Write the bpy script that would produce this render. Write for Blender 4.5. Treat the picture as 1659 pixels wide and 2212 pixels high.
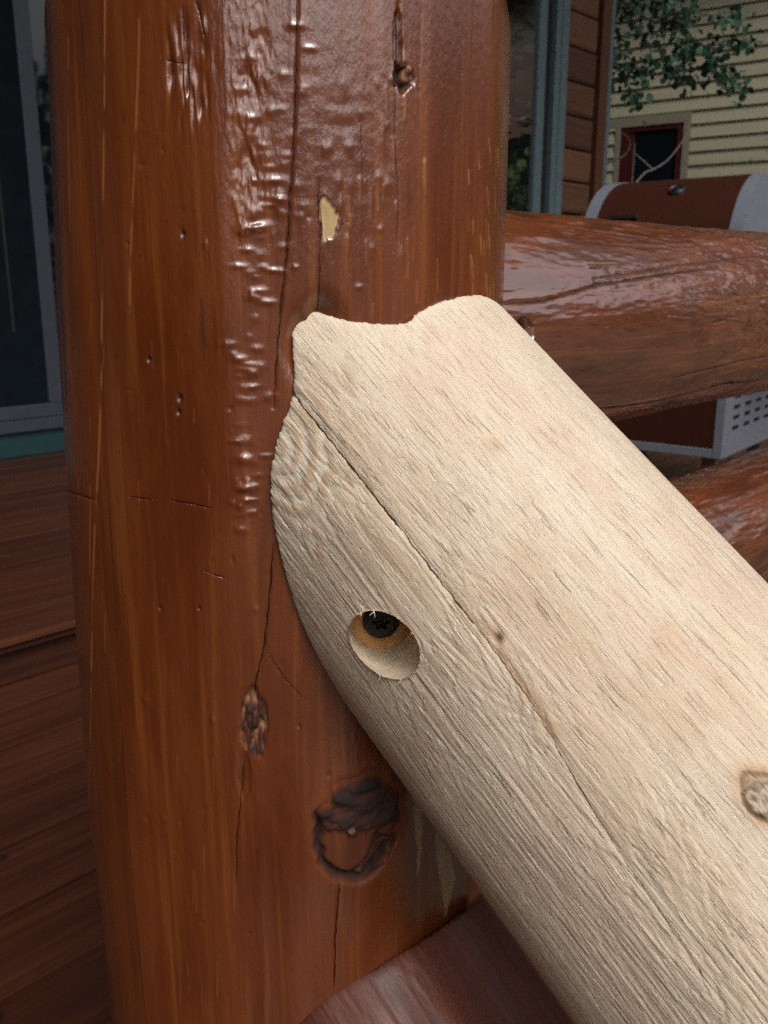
import bpy, bmesh, math, random
import numpy as np
from mathutils import Vector, Matrix

# ---------------------------------------------------------------- scene, camera, sky, sun
for o in list(bpy.data.objects):
    bpy.data.objects.remove(o)
scene = bpy.context.scene
COL = scene.collection
# World origin = the photographer's eye.  +X runs along the house wall and the deck
# railing, +Y towards the house, the stairs go down towards -Y.
AZ, PITCH = math.radians(43.4), math.radians(14.2)
cam_d = bpy.data.cameras.new('camera')
cam = bpy.data.objects.new('camera', cam_d)
COL.objects.link(cam)
cam_d.sensor_fit = 'VERTICAL'
cam_d.sensor_height = 24.0
cam_d.lens = 24.0 * 1916 / 2212
cam_d.clip_start = 0.02
cam_d.clip_end = 600
cam.location = (0, 0, 0)
cam.rotation_euler = (math.pi / 2 - PITCH, 0, AZ - math.pi / 2)
cam_d.dof.use_dof = True
cam_d.dof.focus_distance = 0.44
cam_d.dof.aperture_fstop = cam_d.lens / 1.5
scene.camera = cam
scene.cycles.use_adaptive_sampling = True
scene.cycles.adaptive_threshold = 0.01
scene.cycles.time_limit = 900
scene.cycles.use_denoising = False                        # keep the fine grain; what noise is left reads as sensor noise
scene.cycles.max_bounces = 6
scene.cycles.diffuse_bounces = 3
scene.cycles.glossy_bounces = 3

SUN_AZ, SUN_EL = math.radians(-114), math.radians(48)      # direction towards the sun, from +X
world = bpy.data.worlds.new('World')
scene.world = world
world.use_nodes = True
wn, wl = world.node_tree.nodes, world.node_tree.links
wn.clear()
sky = wn.new('ShaderNodeTexSky')
sky.sky_type = 'NISHITA'
sky.sun_disc = False
sky.sun_elevation = SUN_EL
sky.sun_rotation = math.pi / 2 - SUN_AZ
sky.air_density = 1.0
sky.dust_density = 6.0
sky.ozone_density = 1.0
hsv = wn.new('ShaderNodeHueSaturation')
hsv.inputs['Saturation'].default_value = 0.22
bg = wn.new('ShaderNodeBackground')
bg.inputs['Strength'].default_value = 0.15
wo = wn.new('ShaderNodeOutputWorld')
wl.new(sky.outputs[0], hsv.inputs['Color'])
wl.new(hsv.outputs[0], bg.inputs[0])
wl.new(bg.outputs[0], wo.inputs[0])

sun_d = bpy.data.lights.new('sun', 'SUN')
sun_d.energy = 0.8
sun_d.angle = math.radians(15)
sun_d.color = (1.0, 0.95, 0.89)
sun = bpy.data.objects.new('sun', sun_d)
COL.objects.link(sun)
sv = Vector((math.cos(SUN_EL) * math.cos(SUN_AZ), math.cos(SUN_EL) * math.sin(SUN_AZ), math.sin(SUN_EL)))
sun.rotation_euler = sv.to_track_quat('Z', 'Y').to_euler()

scene.view_settings.view_transform = 'Standard'
scene.view_settings.look = 'None'
scene.view_settings.exposure = -0.14
scene.view_settings.gamma = 1.0
scene.view_settings.use_curve_mapping = False

# ---------------------------------------------------------------- layout helper
FPX, CXP, CYP = 1916.0, 829.5, 1106.0
_Fh = np.array([math.cos(AZ), math.sin(AZ), 0]); _R = np.array([math.sin(AZ), -math.cos(AZ), 0]); _U0 = np.array([0, 0, 1.0])
_F = _Fh * math.cos(PITCH) - _U0 * math.sin(PITCH)
_U = _U0 * math.cos(PITCH) + _Fh * math.sin(PITCH)
def ray(px, py):
    return _R * ((px - CXP) / FPX) + _U * ((CYP - py) / FPX) + _F
def at(px, py, depth):
    return ray(px, py) * depth

# ---------------------------------------------------------------- numpy noise
def _hash(ix, iy, iz):
    h = (ix.astype(np.uint32) * np.uint32(374761393) + iy.astype(np.uint32) * np.uint32(668265263)
         + iz.astype(np.uint32) * np.uint32(2147483647 - 1431655765))
    h = (h ^ (h >> np.uint32(13))) * np.uint32(1274126177)
    h = h ^ (h >> np.uint32(16))
    return (h & np.uint32(0xFFFFFF)).astype(np.float64) / 0xFFFFFF * 2 - 1
def noise2(x, y, seed=0):
    x = np.asarray(x, float); y = np.asarray(y, float)
    x, y = np.broadcast_arrays(x, y)
    ix = np.floor(x).astype(np.int64); iy = np.floor(y).astype(np.int64)
    fx, fy = x - ix, y - iy
    ux = fx * fx * fx * (fx * (fx * 6 - 15) + 10); uy = fy * fy * fy * (fy * (fy * 6 - 15) + 10)
    s = np.full(ix.shape, seed * 7919 + 13, np.int64)
    a = _hash(ix, iy, s); b = _hash(ix + 1, iy, s); c = _hash(ix, iy + 1, s); d = _hash(ix + 1, iy + 1, s)
    return (a * (1 - ux) + b * ux) * (1 - uy) + (c * (1 - ux) + d * ux) * uy
def fbm(x, y, octv=4, seed=0, gain=0.5):
    t = 0; amp = 1; f = 1; n = 0
    for k in range(octv):
        t = t + amp * noise2(np.asarray(x) * f + 17.3 * k, np.asarray(y) * f - 9.1 * k, seed + k); n += amp
        amp *= gain; f *= 2.03
    return t / n
def sstep(a, b, x):
    t = np.clip((x - a) / (b - a), 0, 1)
    return t * t * (3 - 2 * t)
def seg_dist(a, z, poly, pad):
    """distance to a polyline in surface coordinates, inf outside its box"""
    poly = np.asarray(poly, float)
    m = (a > poly[:, 0].min() - pad) & (a < poly[:, 0].max() + pad) & (z > poly[:, 1].min() - pad) & (z < poly[:, 1].max() + pad)
    out = np.full(a.shape, 1e3); aa, zz = a[m], z[m]
    best = np.full(aa.shape, 1e3)
    for (x0, y0), (x1, y1) in zip(poly[:-1], poly[1:]):
        dx, dy = x1 - x0, y1 - y0
        L = dx * dx + dy * dy + 1e-12
        t = np.clip(((aa - x0) * dx + (zz - y0) * dy) / L, 0, 1)
        best = np.minimum(best, np.hypot(aa - x0 - t * dx, zz - y0 - t * dy))
    out[m] = best
    return out
class Cracks:
    """hairline checks: signed distance to the nearest line, strength and half width per vertex"""
    def __init__(s, a, z):
        s.a, s.z = a, z
        s.d = np.full(a.shape, 1.0); s.m = np.zeros(a.shape); s.w = np.full(a.shape, 0.0003)
    def add(s, poly, width, strength):
        poly = np.asarray(poly, float); pad = 0.004
        a, z = s.a, s.z
        m = (a > poly[:, 0].min() - pad) & (a < poly[:, 0].max() + pad) & (z > poly[:, 1].min() - pad) & (z < poly[:, 1].max() + pad)
        aa, zz = a[m], z[m]; best = np.full(aa.shape, 1.0); al = np.zeros(aa.shape); n = len(poly) - 1
        for i, ((x0, y0), (x1, y1)) in enumerate(zip(poly[:-1], poly[1:])):
            dx, dy = x1 - x0, y1 - y0; L = dx * dx + dy * dy + 1e-12
            t = np.clip(((aa - x0) * dx + (zz - y0) * dy) / L, 0, 1)
            d = np.hypot(aa - x0 - t * dx, zz - y0 - t * dy) * np.where(dx * (zz - y0) - dy * (aa - x0) >= 0, 1, -1)
            q = np.abs(d) < np.abs(best); best[q] = d[q]; al[q] = (i + t[q]) / n
        q = np.abs(best) < np.minimum(np.abs(s.d[m]), 0.0035)
        idx = np.flatnonzero(m.ravel())[q]
        s.d.ravel()[idx] = best[q]
        taper = np.minimum(1, np.minimum(al[q], 1 - al[q]) * 7 + 0.25)
        s.m.ravel()[idx] = strength * sstep(0.0030, 0.0018, np.abs(best[q])); s.w.ravel()[idx] = width * taper
    def vec(s): return np.stack([s.d, s.m, s.w], -1)
def in_poly(a, z, poly):
    poly = np.asarray(poly, float); ins = np.zeros(a.shape, bool)
    for (x0, y0), (x1, y1) in zip(poly, np.roll(poly, -1, 0)):
        c = ((y0 > z) != (y1 > z)) & (a < (x1 - x0) * (z - y0) / (y1 - y0 + 1e-15) + x0)
        ins ^= c
    return ins

# ---------------------------------------------------------------- materials
MATS = {}
class NT:
    def __init__(s, name):
        s.m = bpy.data.materials.new(name); s.m.use_nodes = True
        s.n, s.l = s.m.node_tree.nodes, s.m.node_tree.links
        s.b = s.n['Principled BSDF']
        MATS[name] = s.m
    def put(s, sock, v):
        if hasattr(v, 'is_output') or isinstance(v, bpy.types.NodeSocket): s.l.new(v, sock)
        elif isinstance(v, (tuple, list)) and len(v) == 3 and sock.type == 'RGBA': sock.default_value = (*v, 1)
        else: sock.default_value = v
    def set(s, **k):
        for a, v in k.items(): s.put(s.b.inputs[a.replace('_', ' ')], v)
        return s
    def attr(s, name):
        n = s.n.new('ShaderNodeAttribute'); n.attribute_name = name; return n
    def sep(s, v):
        n = s.n.new('ShaderNodeSeparateColor'); s.l.new(v, n.inputs[0]); return n.outputs
    def coord(s, which='Object'):
        return s.n.new('ShaderNodeTexCoord').outputs[which]
    def scale(s, v, sc):
        n = s.n.new('ShaderNodeVectorMath'); n.operation = 'MULTIPLY'
        s.l.new(v, n.inputs[0]); n.inputs[1].default_value = sc; return n.outputs[0]
    def vadd(s, v, w):
        n = s.n.new('ShaderNodeVectorMath'); n.operation = 'ADD'
        s.put(n.inputs[0], v); s.put(n.inputs[1], w); return n.outputs[0]
    def noise(s, v, scale=1.0, detail=3.0, rough=0.55, dist=0.0):
        n = s.n.new('ShaderNodeTexNoise'); s.l.new(v, n.inputs['Vector'])
        n.inputs['Scale'].default_value = scale; n.inputs['Detail'].default_value = detail
        n.inputs['Roughness'].default_value = rough; n.inputs['Distortion'].default_value = dist
        return n.outputs[0]
    def ramp(s, v, lo, hi):
        n = s.n.new('ShaderNodeMapRange'); n.interpolation_type = 'SMOOTHSTEP'
        s.l.new(v, n.inputs[0]); n.inputs[1].default_value = lo; n.inputs[2].default_value = hi
        return n.outputs[0]
    def math(s, op, a, b=0.0, c=0.0):
        n = s.n.new('ShaderNodeMath'); n.operation = op
        for i, v in enumerate((a, b, c)): s.put(n.inputs[i], v)
        return n.outputs[0]
    def mix(s, f, a, b, mode='MIX'):
        n = s.n.new('ShaderNodeMix'); n.data_type = 'RGBA'; n.blend_type = mode
        s.put(n.inputs[0], f); s.put(n.inputs[6], a); s.put(n.inputs[7], b); return n.outputs[2]
    def bump(s, h, strength=0.3, dist=0.001, normal=None):
        n = s.n.new('ShaderNodeBump'); n.inputs['Strength'].default_value = strength
        n.inputs['Distance'].default_value = dist; s.l.new(h, n.inputs['Height'])
        if normal is not None: s.l.new(normal, n.inputs['Normal'])
        return n.outputs[0]
    def crack(s, lc):
        n = s.n.new('ShaderNodeSeparateXYZ'); s.l.new(s.attr('crk').outputs['Vector'], n.inputs[0])
        w1 = s.math('MULTIPLY', s.math('SUBTRACT', s.noise(s.scale(lc, (260, 150, 0)), 1, 3, 0.65), 0.5), 0.0022)
        w2 = s.math('MULTIPLY', s.noise(s.scale(lc, (60, 90, 0)), 1, 2, 0.5), 2.0)
        d = s.math('ABSOLUTE', s.math('ADD', n.outputs[0], w1))
        q = s.math('DIVIDE', d, s.math('MULTIPLY', n.outputs[2], w2))
        m = s.n.new('ShaderNodeMapRange'); m.interpolation_type = 'SMOOTHSTEP'; s.l.new(q, m.inputs[0])
        m.inputs[1].default_value = 1.5; m.inputs[2].default_value = 0.6
        return s.math('MULTIPLY', m.outputs[0], n.outputs[1])
    def rnd(s):
        return s.n.new('ShaderNodeObjectInfo').outputs['Random']

def mat_stained(name, deep, mid, bright, rough=0.34, bare=(0.60, 0.42, 0.20), coat=0.065, cw=0.80, bmp=0.28, cior=1.85):
    """stained and oiled peeled log; 'feat' = (bare wood, dark, orange rub, roughness)"""
    t = NT(name)
    lc = t.attr('lc').outputs['Vector']
    f = t.sep(t.attr('feat').outputs['Color'])
    fa = t.attr('feat').outputs['Alpha']
    g1 = t.noise(t.scale(lc, (700, 18, 0)), 1, 5, 0.6)
    g2 = t.noise(t.scale(lc, (130, 5, 0)), 1, 4, 0.55, 0.4)
    g3 = t.noise(t.scale(lc, (28, 7, 0)), 1, 4, 0.6, 0.6)
    c = t.mix(t.ramp(g3, 0.32, 0.68), deep, mid)
    c = t.mix(t.math('MULTIPLY', t.ramp(g2, 0.48, 0.72), 0.75), c, bright)
    c = t.mix(t.math('MULTIPLY', t.ramp(g1, 0.55, 0.30), 0.55), c, deep)
    spk = t.noise(t.scale(lc, (330, 120, 0)), 1, 3, 0.6)
    c = t.mix(t.math('MULTIPLY', t.ramp(spk, 0.66, 0.74), 0.5), c, (0.02, 0.008, 0.004))
    c = t.mix(f[2], c, (0.46, 0.17, 0.045))
    barec = t.mix(t.ramp(g1, 0.3, 0.7), tuple(x * 0.8 for x in bare), bare)
    c = t.mix(f[0], c, barec)
    ck = t.crack(lc)
    c = t.mix(f[1], c, (0.014, 0.010, 0.009))
    c = t.mix(ck, c, (0.008, 0.005, 0.004))  # near-black paints the depth shade of cracks too fine to shade themselves
    h = t.math('ADD', t.math('MULTIPLY', g1, 0.55), t.math('MULTIPLY', spk, 0.5))
    h2 = t.noise(t.scale(lc, (420, 170, 0)), 1, 3, 0.65)
    nrm = t.bump(h, 0.20, 0.0007)
    nrm = t.bump(h2, bmp, 0.0010, nrm)
    nrm = t.bump(t.math('SUBTRACT', 1.0, ck), 0.8, 0.0008, nrm)
    r = t.math('ADD', t.math('MULTIPLY', t.ramp(g3, 0.25, 0.75), 0.14), rough)
    r = t.math('ADD', r, t.math('MULTIPLY', fa, 0.5))
    t.set(Base_Color=c, Roughness=r, Normal=nrm)
    t.b.inputs['IOR'].default_value = 1.5
    t.b.inputs['Coat Weight'].default_value = cw
    t.put(t.b.inputs['Coat Weight'], t.math('MULTIPLY', t.math('SUBTRACT', 1.0, t.math('MAXIMUM', t.math('MAXIMUM', f[1], ck), fa)), cw))
    t.b.inputs['Coat IOR'].default_value = cior
    t.put(t.b.inputs['Coat Roughness'], t.math('ADD', t.math('MULTIPLY', fa, 0.4), coat))
    t.put(t.b.inputs['Coat Normal'], nrm)
    return t.m

def mat_raw():
    """peeled, unfinished log; 'feat' = (orange tone, weathering, dark, pale)"""
    t = NT('raw_peeled_wood')
    lc = t.attr('lc').outputs['Vector']
    f = t.sep(t.attr('feat').outputs['Color']); fa = t.attr('feat').outputs['Alpha']
    wob = t.noise(t.scale(lc, (60, 16, 0)), 1, 3, 0.6)
    wv = t.n.new('ShaderNodeCombineXYZ'); t.l.new(t.math('MULTIPLY', wob, 0.004), wv.inputs[0])
    lw = t.vadd(lc, wv.outputs[0])
    g1 = t.noise(t.scale(lw, (1500, 58, 0)), 1, 3, 0.6)
    g2 = t.noise(t.scale(lw, (300, 11, 0)), 1, 4, 0.6)
    g3 = t.noise(t.scale(lw, (900, 42, 0)), 1, 3, 0.65)
    blot = t.noise(t.scale(lc, (34, 16, 0)), 1, 4, 0.6, 0.5)
    c = t.mix(t.ramp(blot, 0.40, 0.62), (0.78, 0.650, 0.485), (0.755, 0.590, 0.445))
    g4 = t.ramp(t.noise(t.scale(lw, (560, 95, 0)), 1, 3, 0.6), 0.55, 0.68)
    c = t.mix(f[0], c, (0.58, 0.35, 0.175))
    c = t.mix(f[1], c, (0.40, 0.315, 0.235))
    c = t.mix(fa, c, (0.82, 0.74, 0.58))
    c = t.mix(t.math('MULTIPLY', t.ramp(g1, 0.50, 0.34), 0.42), c, (0.48, 0.34, 0.22))
    c = t.mix(t.math('MULTIPLY', t.ramp(g1, 0.56, 0.68), 0.6), c, (0.86, 0.78, 0.64))
    c = t.mix(t.math('MULTIPLY', t.ramp(g2, 0.54, 0.74), 0.26), c, (0.55, 0.38, 0.23))
    c = t.mix(t.math('MULTIPLY', t.ramp(g3, 0.56, 0.70), 0.40), c, (0.20, 0.125, 0.075))
    c = t.mix(t.math('MULTIPLY', g4, 0.40), c, (0.86, 0.76, 0.60))
    ck = t.crack(lc)
    c = t.mix(f[2], c, (0.035, 0.018, 0.010))
    c = t.mix(ck, c, (0.045, 0.022, 0.012))  # crack depth shade painted into the colour as dark lines
    h = t.math('ADD', t.math('MULTIPLY', g1, 0.6), t.math('MULTIPLY', g2, 0.8))
    h = t.math('SUBTRACT', h, t.math('MULTIPLY', t.ramp(g3, 0.60, 0.74), 0.7))
    h = t.math('ADD', h, t.math('MULTIPLY', g4, 0.55))
    h = t.math('SUBTRACT', h, t.math('MULTIPLY', ck, 1.2))
    t.set(Base_Color=c, Roughness=0.72, Normal=t.bump(h, 0.55, 0.0012))
    t.b.inputs['Specular IOR Level'].default_value = 0.25
    return t.m

def mat_plank(name, dark, light, rough=0.45, axis=0, rndamt=0.5, grain=1.0):
    t = NT(name)
    oc = t.coord()
    rv = t.rnd()
    cx = t.n.new('ShaderNodeCombineXYZ'); t.l.new(t.math('MULTIPLY', rv, 53.0), cx.inputs[0]); t.l.new(t.math('MULTIPLY', rv, 31.0), cx.inputs[1]); t.l.new(t.math('MULTIPLY', rv, 17.0), cx.inputs[2])
    v = t.vadd(oc, cx.outputs[0])
    sc = [60.0, 60.0, 60.0]; sc[axis] = 2.2
    g = t.noise(t.scale(v, tuple(x * grain for x in sc)), 1, 4, 0.6, 0.8)
    b = t.noise(t.scale(v, (6, 6, 6)), 1, 3, 0.6)
    k = t.math('ADD', t.math('MULTIPLY', g, 0.9), t.math('MULTIPLY', t.math('SUBTRACT', rv, 0.5), rndamt))
    c = t.mix(t.ramp(k, 0.2, 0.75), dark, light)
    sp = t.noise(t.scale(v, (14, 14, 14)), 1, 2, 0.5)
    c = t.mix(t.math('MULTIPLY', t.ramp(sp, 0.68, 0.74), 0.7), c, tuple(x * 0.25 for x in dark))
    t.set(Base_Color=c, Roughness=t.math('ADD', t.math('MULTIPLY', b, 0.25), rough - 0.1), Normal=t.bump(g, 0.3, 0.003))
    return t.m

def mat_plain(name, col, rough=0.5, metal=0.0, vary=0.12, scale=18.0, spec=0.5):
    t = NT(name)
    n = t.noise(t.coord(), scale, 4, 0.6)
    c = t.mix(t.ramp(n, 0.3, 0.7), tuple(x * (1 - vary) for x in col), tuple(min(1, x * (1 + vary)) for x in col))
    t.set(Base_Color=c, Roughness=rough, Metallic=metal, Normal=t.bump(n, 0.06, 0.002))
    t.b.inputs['Specular IOR Level'].default_value = spec
    return t.m

def mat_glass(name, col, ior, wave):
    t = NT(name)
    n = t.noise(t.scale(t.coord(), (1.6, 1.6, 5.0)), 1, 2, 0.5, 0.6)
    t.set(Base_Color=col, Roughness=0.03, Normal=t.bump(n, 1.0, wave))
    t.b.inputs['IOR'].default_value = ior
    return t.m

def mat_leaf(name, dark, light, trans=0.25):
    t = NT(name)
    rv = t.rnd()
    n = t.noise(t.coord(), 3.0, 3, 0.6)
    c = t.mix(t.ramp(t.math('ADD', t.math('MULTIPLY', rv, 0.6), t.math('MULTIPLY', n, 0.6)), 0.25, 0.85), dark, light)
    t.set(Base_Color=c, Roughness=0.65)
    t.b.inputs['Specular IOR Level'].default_value = 0.2
    return t.m

M_post = mat_stained('stained_post_wood', (0.122, 0.0240, 0.0035), (0.185, 0.0415, 0.0060), (0.25, 0.070, 0.011))
M_rail = mat_stained('stained_rail_wood', (0.110, 0.022, 0.0045), (0.24, 0.050, 0.0075), (0.32, 0.090, 0.012), 0.40, coat=0.06, bmp=0.10, cior=3.8, cw=1.0)
M_low = mat_stained('stained_stair_rail_wood', (0.085, 0.021, 0.011), (0.155, 0.038, 0.018), (0.19, 0.052, 0.023), 0.45, coat=0.36, cw=0.10)
M_raw = mat_raw()
M_floor = mat_plain('drilled_heartwood', (0.62, 0.33, 0.12), 0.8, vary=0.15, scale=240)
M_bore = mat_plain('drilled_wood', (0.70, 0.56, 0.40), 0.8, vary=0.15, scale=240)
M_screw = mat_plain('black_oxide_steel', (0.006, 0.006, 0.007), 0.42, vary=0.2, scale=300)
M_fibre = mat_plain('wood_fibre', (0.72, 0.58, 0.40), 0.8)
M_deck = mat_plank('deck_stain', (0.036, 0.0090, 0.004), (0.090, 0.026, 0.0100), 0.46, 0, 0.22)
M_nose_lit = mat_plank('deck_lit_edge', (0.08, 0.024, 0.008), (0.13, 0.042, 0.013), 0.4, 0, 0.3)  # lighter version of the deck stain, painting a lit edge
M_cedar = mat_plank('cedar_siding_stain', (0.075, 0.027, 0.013), (0.16, 0.065, 0.032), 0.6, 0, 0.6, 0.8)
M_corner = mat_plank('cedar_corner_stain', (0.085, 0.026, 0.011), (0.14, 0.05, 0.022), 0.6, 2, 0.2, 0.8)
M_teal = mat_plain('teal_paint', (0.115, 0.165, 0.182), 0.5, vary=0.1)
M_green = mat_plain('green_trim_paint', (0.010, 0.045, 0.050), 0.5, vary=0.1)
M_slate = mat_plain('slate_blue_frame', (0.040, 0.047, 0.065), 0.5, vary=0.08)
M_gap = mat_plain('gap_black', (0.008, 0.009, 0.010), 0.7)  # black that paints in the shade of open gaps
M_glassd = mat_glass('door_glass', (0.006, 0.009, 0.012), 1.75, 0.0006)
M_glassw = mat_glass('window_glass', (0.010, 0.012, 0.013), 4.5, 0.004)
M_screen = mat_plain('insect_screen', (0.005, 0.009, 0.013), 0.8, vary=0.2, spec=0.1)
M_tan = mat_plank('tan_lap_siding_paint', (0.30, 0.275, 0.185), (0.36, 0.33, 0.225), 0.65, 0, 0.25, 0.35)
M_tantrim = mat_plain('tan_trim_paint', (0.20, 0.187, 0.13), 0.6, vary=0.06)
M_red = mat_plain('dark_red_paint', (0.055, 0.005, 0.007), 0.45, vary=0.15)
M_lid = mat_plain('brown_enamel', (0.055, 0.016, 0.009), 0.38, 0.15, vary=0.10, scale=40)
M_steel = mat_plain('brushed_steel', (0.22, 0.24, 0.27), 0.36, 0.75, vary=0.1, scale=60)
M_silver = mat_plain('silver_paint', (0.22, 0.235, 0.28), 0.45, 0.25, vary=0.06, scale=30)
M_chrome = mat_plain('bright_steel', (0.75, 0.77, 0.8), 0.16, 1.0, vary=0.03)
M_dial = mat_plain('dark_bezel', (0.05, 0.05, 0.055), 0.4, 0.6)
M_black = mat_plain('black_plastic', (0.012, 0.012, 0.014), 0.4)
M_bark = mat_plain('twig_bark', (0.16, 0.125, 0.10), 0.8, vary=0.3, scale=60)
M_trunk = mat_plain('tree_bark', (0.07, 0.055, 0.042), 0.85, vary=0.35, scale=20)
M_leaf = mat_leaf('aspen_leaf', (0.040, 0.105, 0.060), (0.105, 0.215, 0.130))
M_wood = mat_leaf('woodland_foliage', (0.008, 0.020, 0.008), (0.028, 0.060, 0.018))
M_grass = mat_plain('ground_soil', (0.052, 0.044, 0.029), 0.9, vary=0.35, scale=3)
M_shingle = mat_plain('roof_shingle', (0.06, 0.052, 0.046), 0.9, vary=0.3, scale=12)
M_soffit = mat_plank('soffit_boards', (0.06, 0.022, 0.010), (0.12, 0.045, 0.02), 0.6, 0, 0.2)

# ---------------------------------------------------------------- object helpers
def link(name, mesh, parent=None, mat=None):
    o = bpy.data.objects.new(name, mesh); COL.objects.link(o)
    if parent is not None: o.parent = parent
    if mat is not None and mesh is not None and not mesh.materials: mesh.materials.append(mat)
    return o
def tag(o, label=None, cat=None, group=None, kind=None):
    if label: o['label'] = label
    if cat: o['category'] = cat
    if group: o['group'] = group
    if kind: o['kind'] = kind
    return o
def thing(name, loc, label, cat, group=None):
    o = bpy.data.objects.new(name, None); COL.objects.link(o); o.location = loc; o.empty_display_size = 0.1
    return tag(o, label, cat, group)
def bm_obj(name, bm, mat, parent=None, smooth=False, origin=None):
    bmesh.ops.recalc_face_normals(bm, faces=bm.faces)
    me = bpy.data.meshes.new(name); bm.to_mesh(me); bm.free()
    if smooth:
        me.polygons.foreach_set('use_smooth', np.ones(len(me.polygons), bool))
    o = link(name, me, parent, mat)
    return o
def box_bm(x0, x1, y0, y1, z0, z1, bev=0.0, bm=None):
    own = bm is None
    if own: bm = bmesh.new()
    r = bmesh.ops.create_cube(bm, size=1.0)
    vs = r['verts']
    for v in vs:
        v.co = Vector(((x0 + x1) / 2 + v.co.x * (x1 - x0), (y0 + y1) / 2 + v.co.y * (y1 - y0), (z0 + z1) / 2 + v.co.z * (z1 - z0)))
    if bev > 0:
        es = list({e for v in vs for e in v.link_edges})
        bmesh.ops.bevel(bm, geom=es, offset=bev, segments=2, profile=0.6, affect='EDGES')
    return bm
def box(name, ext, mat, parent=None, bev=0.0, off=(0, 0, 0)):
    x0, x1, y0, y1, z0, z1 = ext
    return bm_obj(name, box_bm(x0 - off[0], x1 - off[0], y0 - off[1], y1 - off[1], z0 - off[2], z1 - off[2], bev), mat, parent)
def tube_bm(pts, rads, seg=8, bm=None, cap=True):
    if bm is None: bm = bmesh.new()
    pts = [Vector(p) for p in pts]; rings = []
    up = Vector((0.13, 0.21, 0.97))
    for i, p in enumerate(pts):
        d = (pts[min(i + 1, len(pts) - 1)] - pts[max(i - 1, 0)]).normalized()
        x = d.cross(up)
        if x.length < 1e-3: x = d.cross(Vector((1, 0, 0)))
        x.normalize(); y = d.cross(x).normalized()
        rings.append([bm.verts.new(p + (x * math.cos(2 * math.pi * k / seg) + y * math.sin(2 * math.pi * k / seg)) * rads[i]) for k in range(seg)])
    for a, b in zip(rings[:-1], rings[1:]):
        for k in range(seg):
            bm.faces.new((a[k], a[(k + 1) % seg], b[(k + 1) % seg], b[k]))
    if cap:
        bm.faces.new(rings[0]); bm.faces.new(rings[-1][::-1])
    return bm
def smooth_path(pts, n=6):
    """Catmull-Rom through pts"""
    P = [np.array(p, float) for p in pts]; P = [2 * P[0] - P[1]] + P + [2 * P[-1] - P[-2]]
    out = []
    for i in range(1, len(P) - 2):
        for k in range(n):
            t = k / n
            out.append(0.5 * ((2 * P[i]) + (-P[i - 1] + P[i + 1]) * t + (2 * P[i - 1] - 5 * P[i] + 4 * P[i + 1] - P[i + 2]) * t * t + (-P[i - 1] + 3 * P[i] - 3 * P[i + 1] + P[i + 2]) * t ** 3))
    out.append(P[-2]); return out
def grid_mesh(name, pos, feat, lc, keep=None, cap0=False, cap1=False, crk=None):
    """closed-around grid: pos[rows, cols, 3]; keep[rows-1, cols] marks faces to keep"""
    nr, nc = pos.shape[:2]
    me = bpy.data.meshes.new(name)
    idx = np.arange(nr * nc).reshape(nr, nc)
    q = np.stack([idx[:-1], np.roll(idx, -1, 1)[:-1], np.roll(idx, -1, 1)[1:], idx[1:]], -1)
    q = q[keep] if keep is not None else q.reshape(-1, 4)
    verts = pos.reshape(-1, 3); loops = q.reshape(-1); sizes = np.full(len(q), 4, np.int64)
    if cap0: loops = np.concatenate([loops, idx[0][::-1]]); sizes = np.append(sizes, nc)
    if cap1: loops = np.concatenate([loops, idx[-1]]); sizes = np.append(sizes, nc)
    me.vertices.add(len(verts)); me.vertices.foreach_set('co', verts.astype(np.float32).ravel())
    me.loops.add(len(loops)); me.loops.foreach_set('vertex_index', loops.astype(np.int32))
    me.polygons.add(len(sizes)); st = np.concatenate([[0], np.cumsum(sizes)[:-1]])
    me.polygons.foreach_set('loop_start', st.astype(np.int32)); me.polygons.foreach_set('loop_total', sizes.astype(np.int32))
    me.update(calc_edges=True)
    me.polygons.foreach_set('use_smooth', np.ones(len(sizes), bool))
    a = me.attributes.new('feat', 'FLOAT_COLOR', 'POINT'); a.data.foreach_set('color', np.clip(feat, 0, 1).reshape(-1).astype(np.float32))
    a = me.attributes.new('lc', 'FLOAT_VECTOR', 'POINT'); a.data.foreach_set('vector', lc.reshape(-1).astype(np.float32))
    if crk is None: crk = np.stack([np.ones(pos.shape[:2]), np.zeros(pos.shape[:2]), np.full(pos.shape[:2], 0.0003)], -1)
    a = me.attributes.new('crk', 'FLOAT_VECTOR', 'POINT'); a.data.foreach_set('vector', crk.reshape(-1).astype(np.float32))
    me.validate(); me.update()
    return me

DECK, UPPER, GROUND = -0.845, -0.725, -1.75
rng = np.random.default_rng(7)
random.seed(7)

# ================================================================ SETTING
def ground():
    bm = bmesh.new()
    n = 60; S = 220.0
    vs = [[bm.verts.new(((i / n - 0.5) * 2 * S, (j / n - 0.5) * 2 * S, GROUND + 0.10 * math.sin(i * 1.7) * math.cos(j * 1.3))) for j in range(n + 1)] for i in range(n + 1)]
    for i in range(n):
        for j in range(n):
            bm.faces.new((vs[i][j], vs[i + 1][j], vs[i + 1][j + 1], vs[i][j + 1]))
    tag(bm_obj('ground', bm, M_grass, None, True), kind='structure')
ground()

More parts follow.
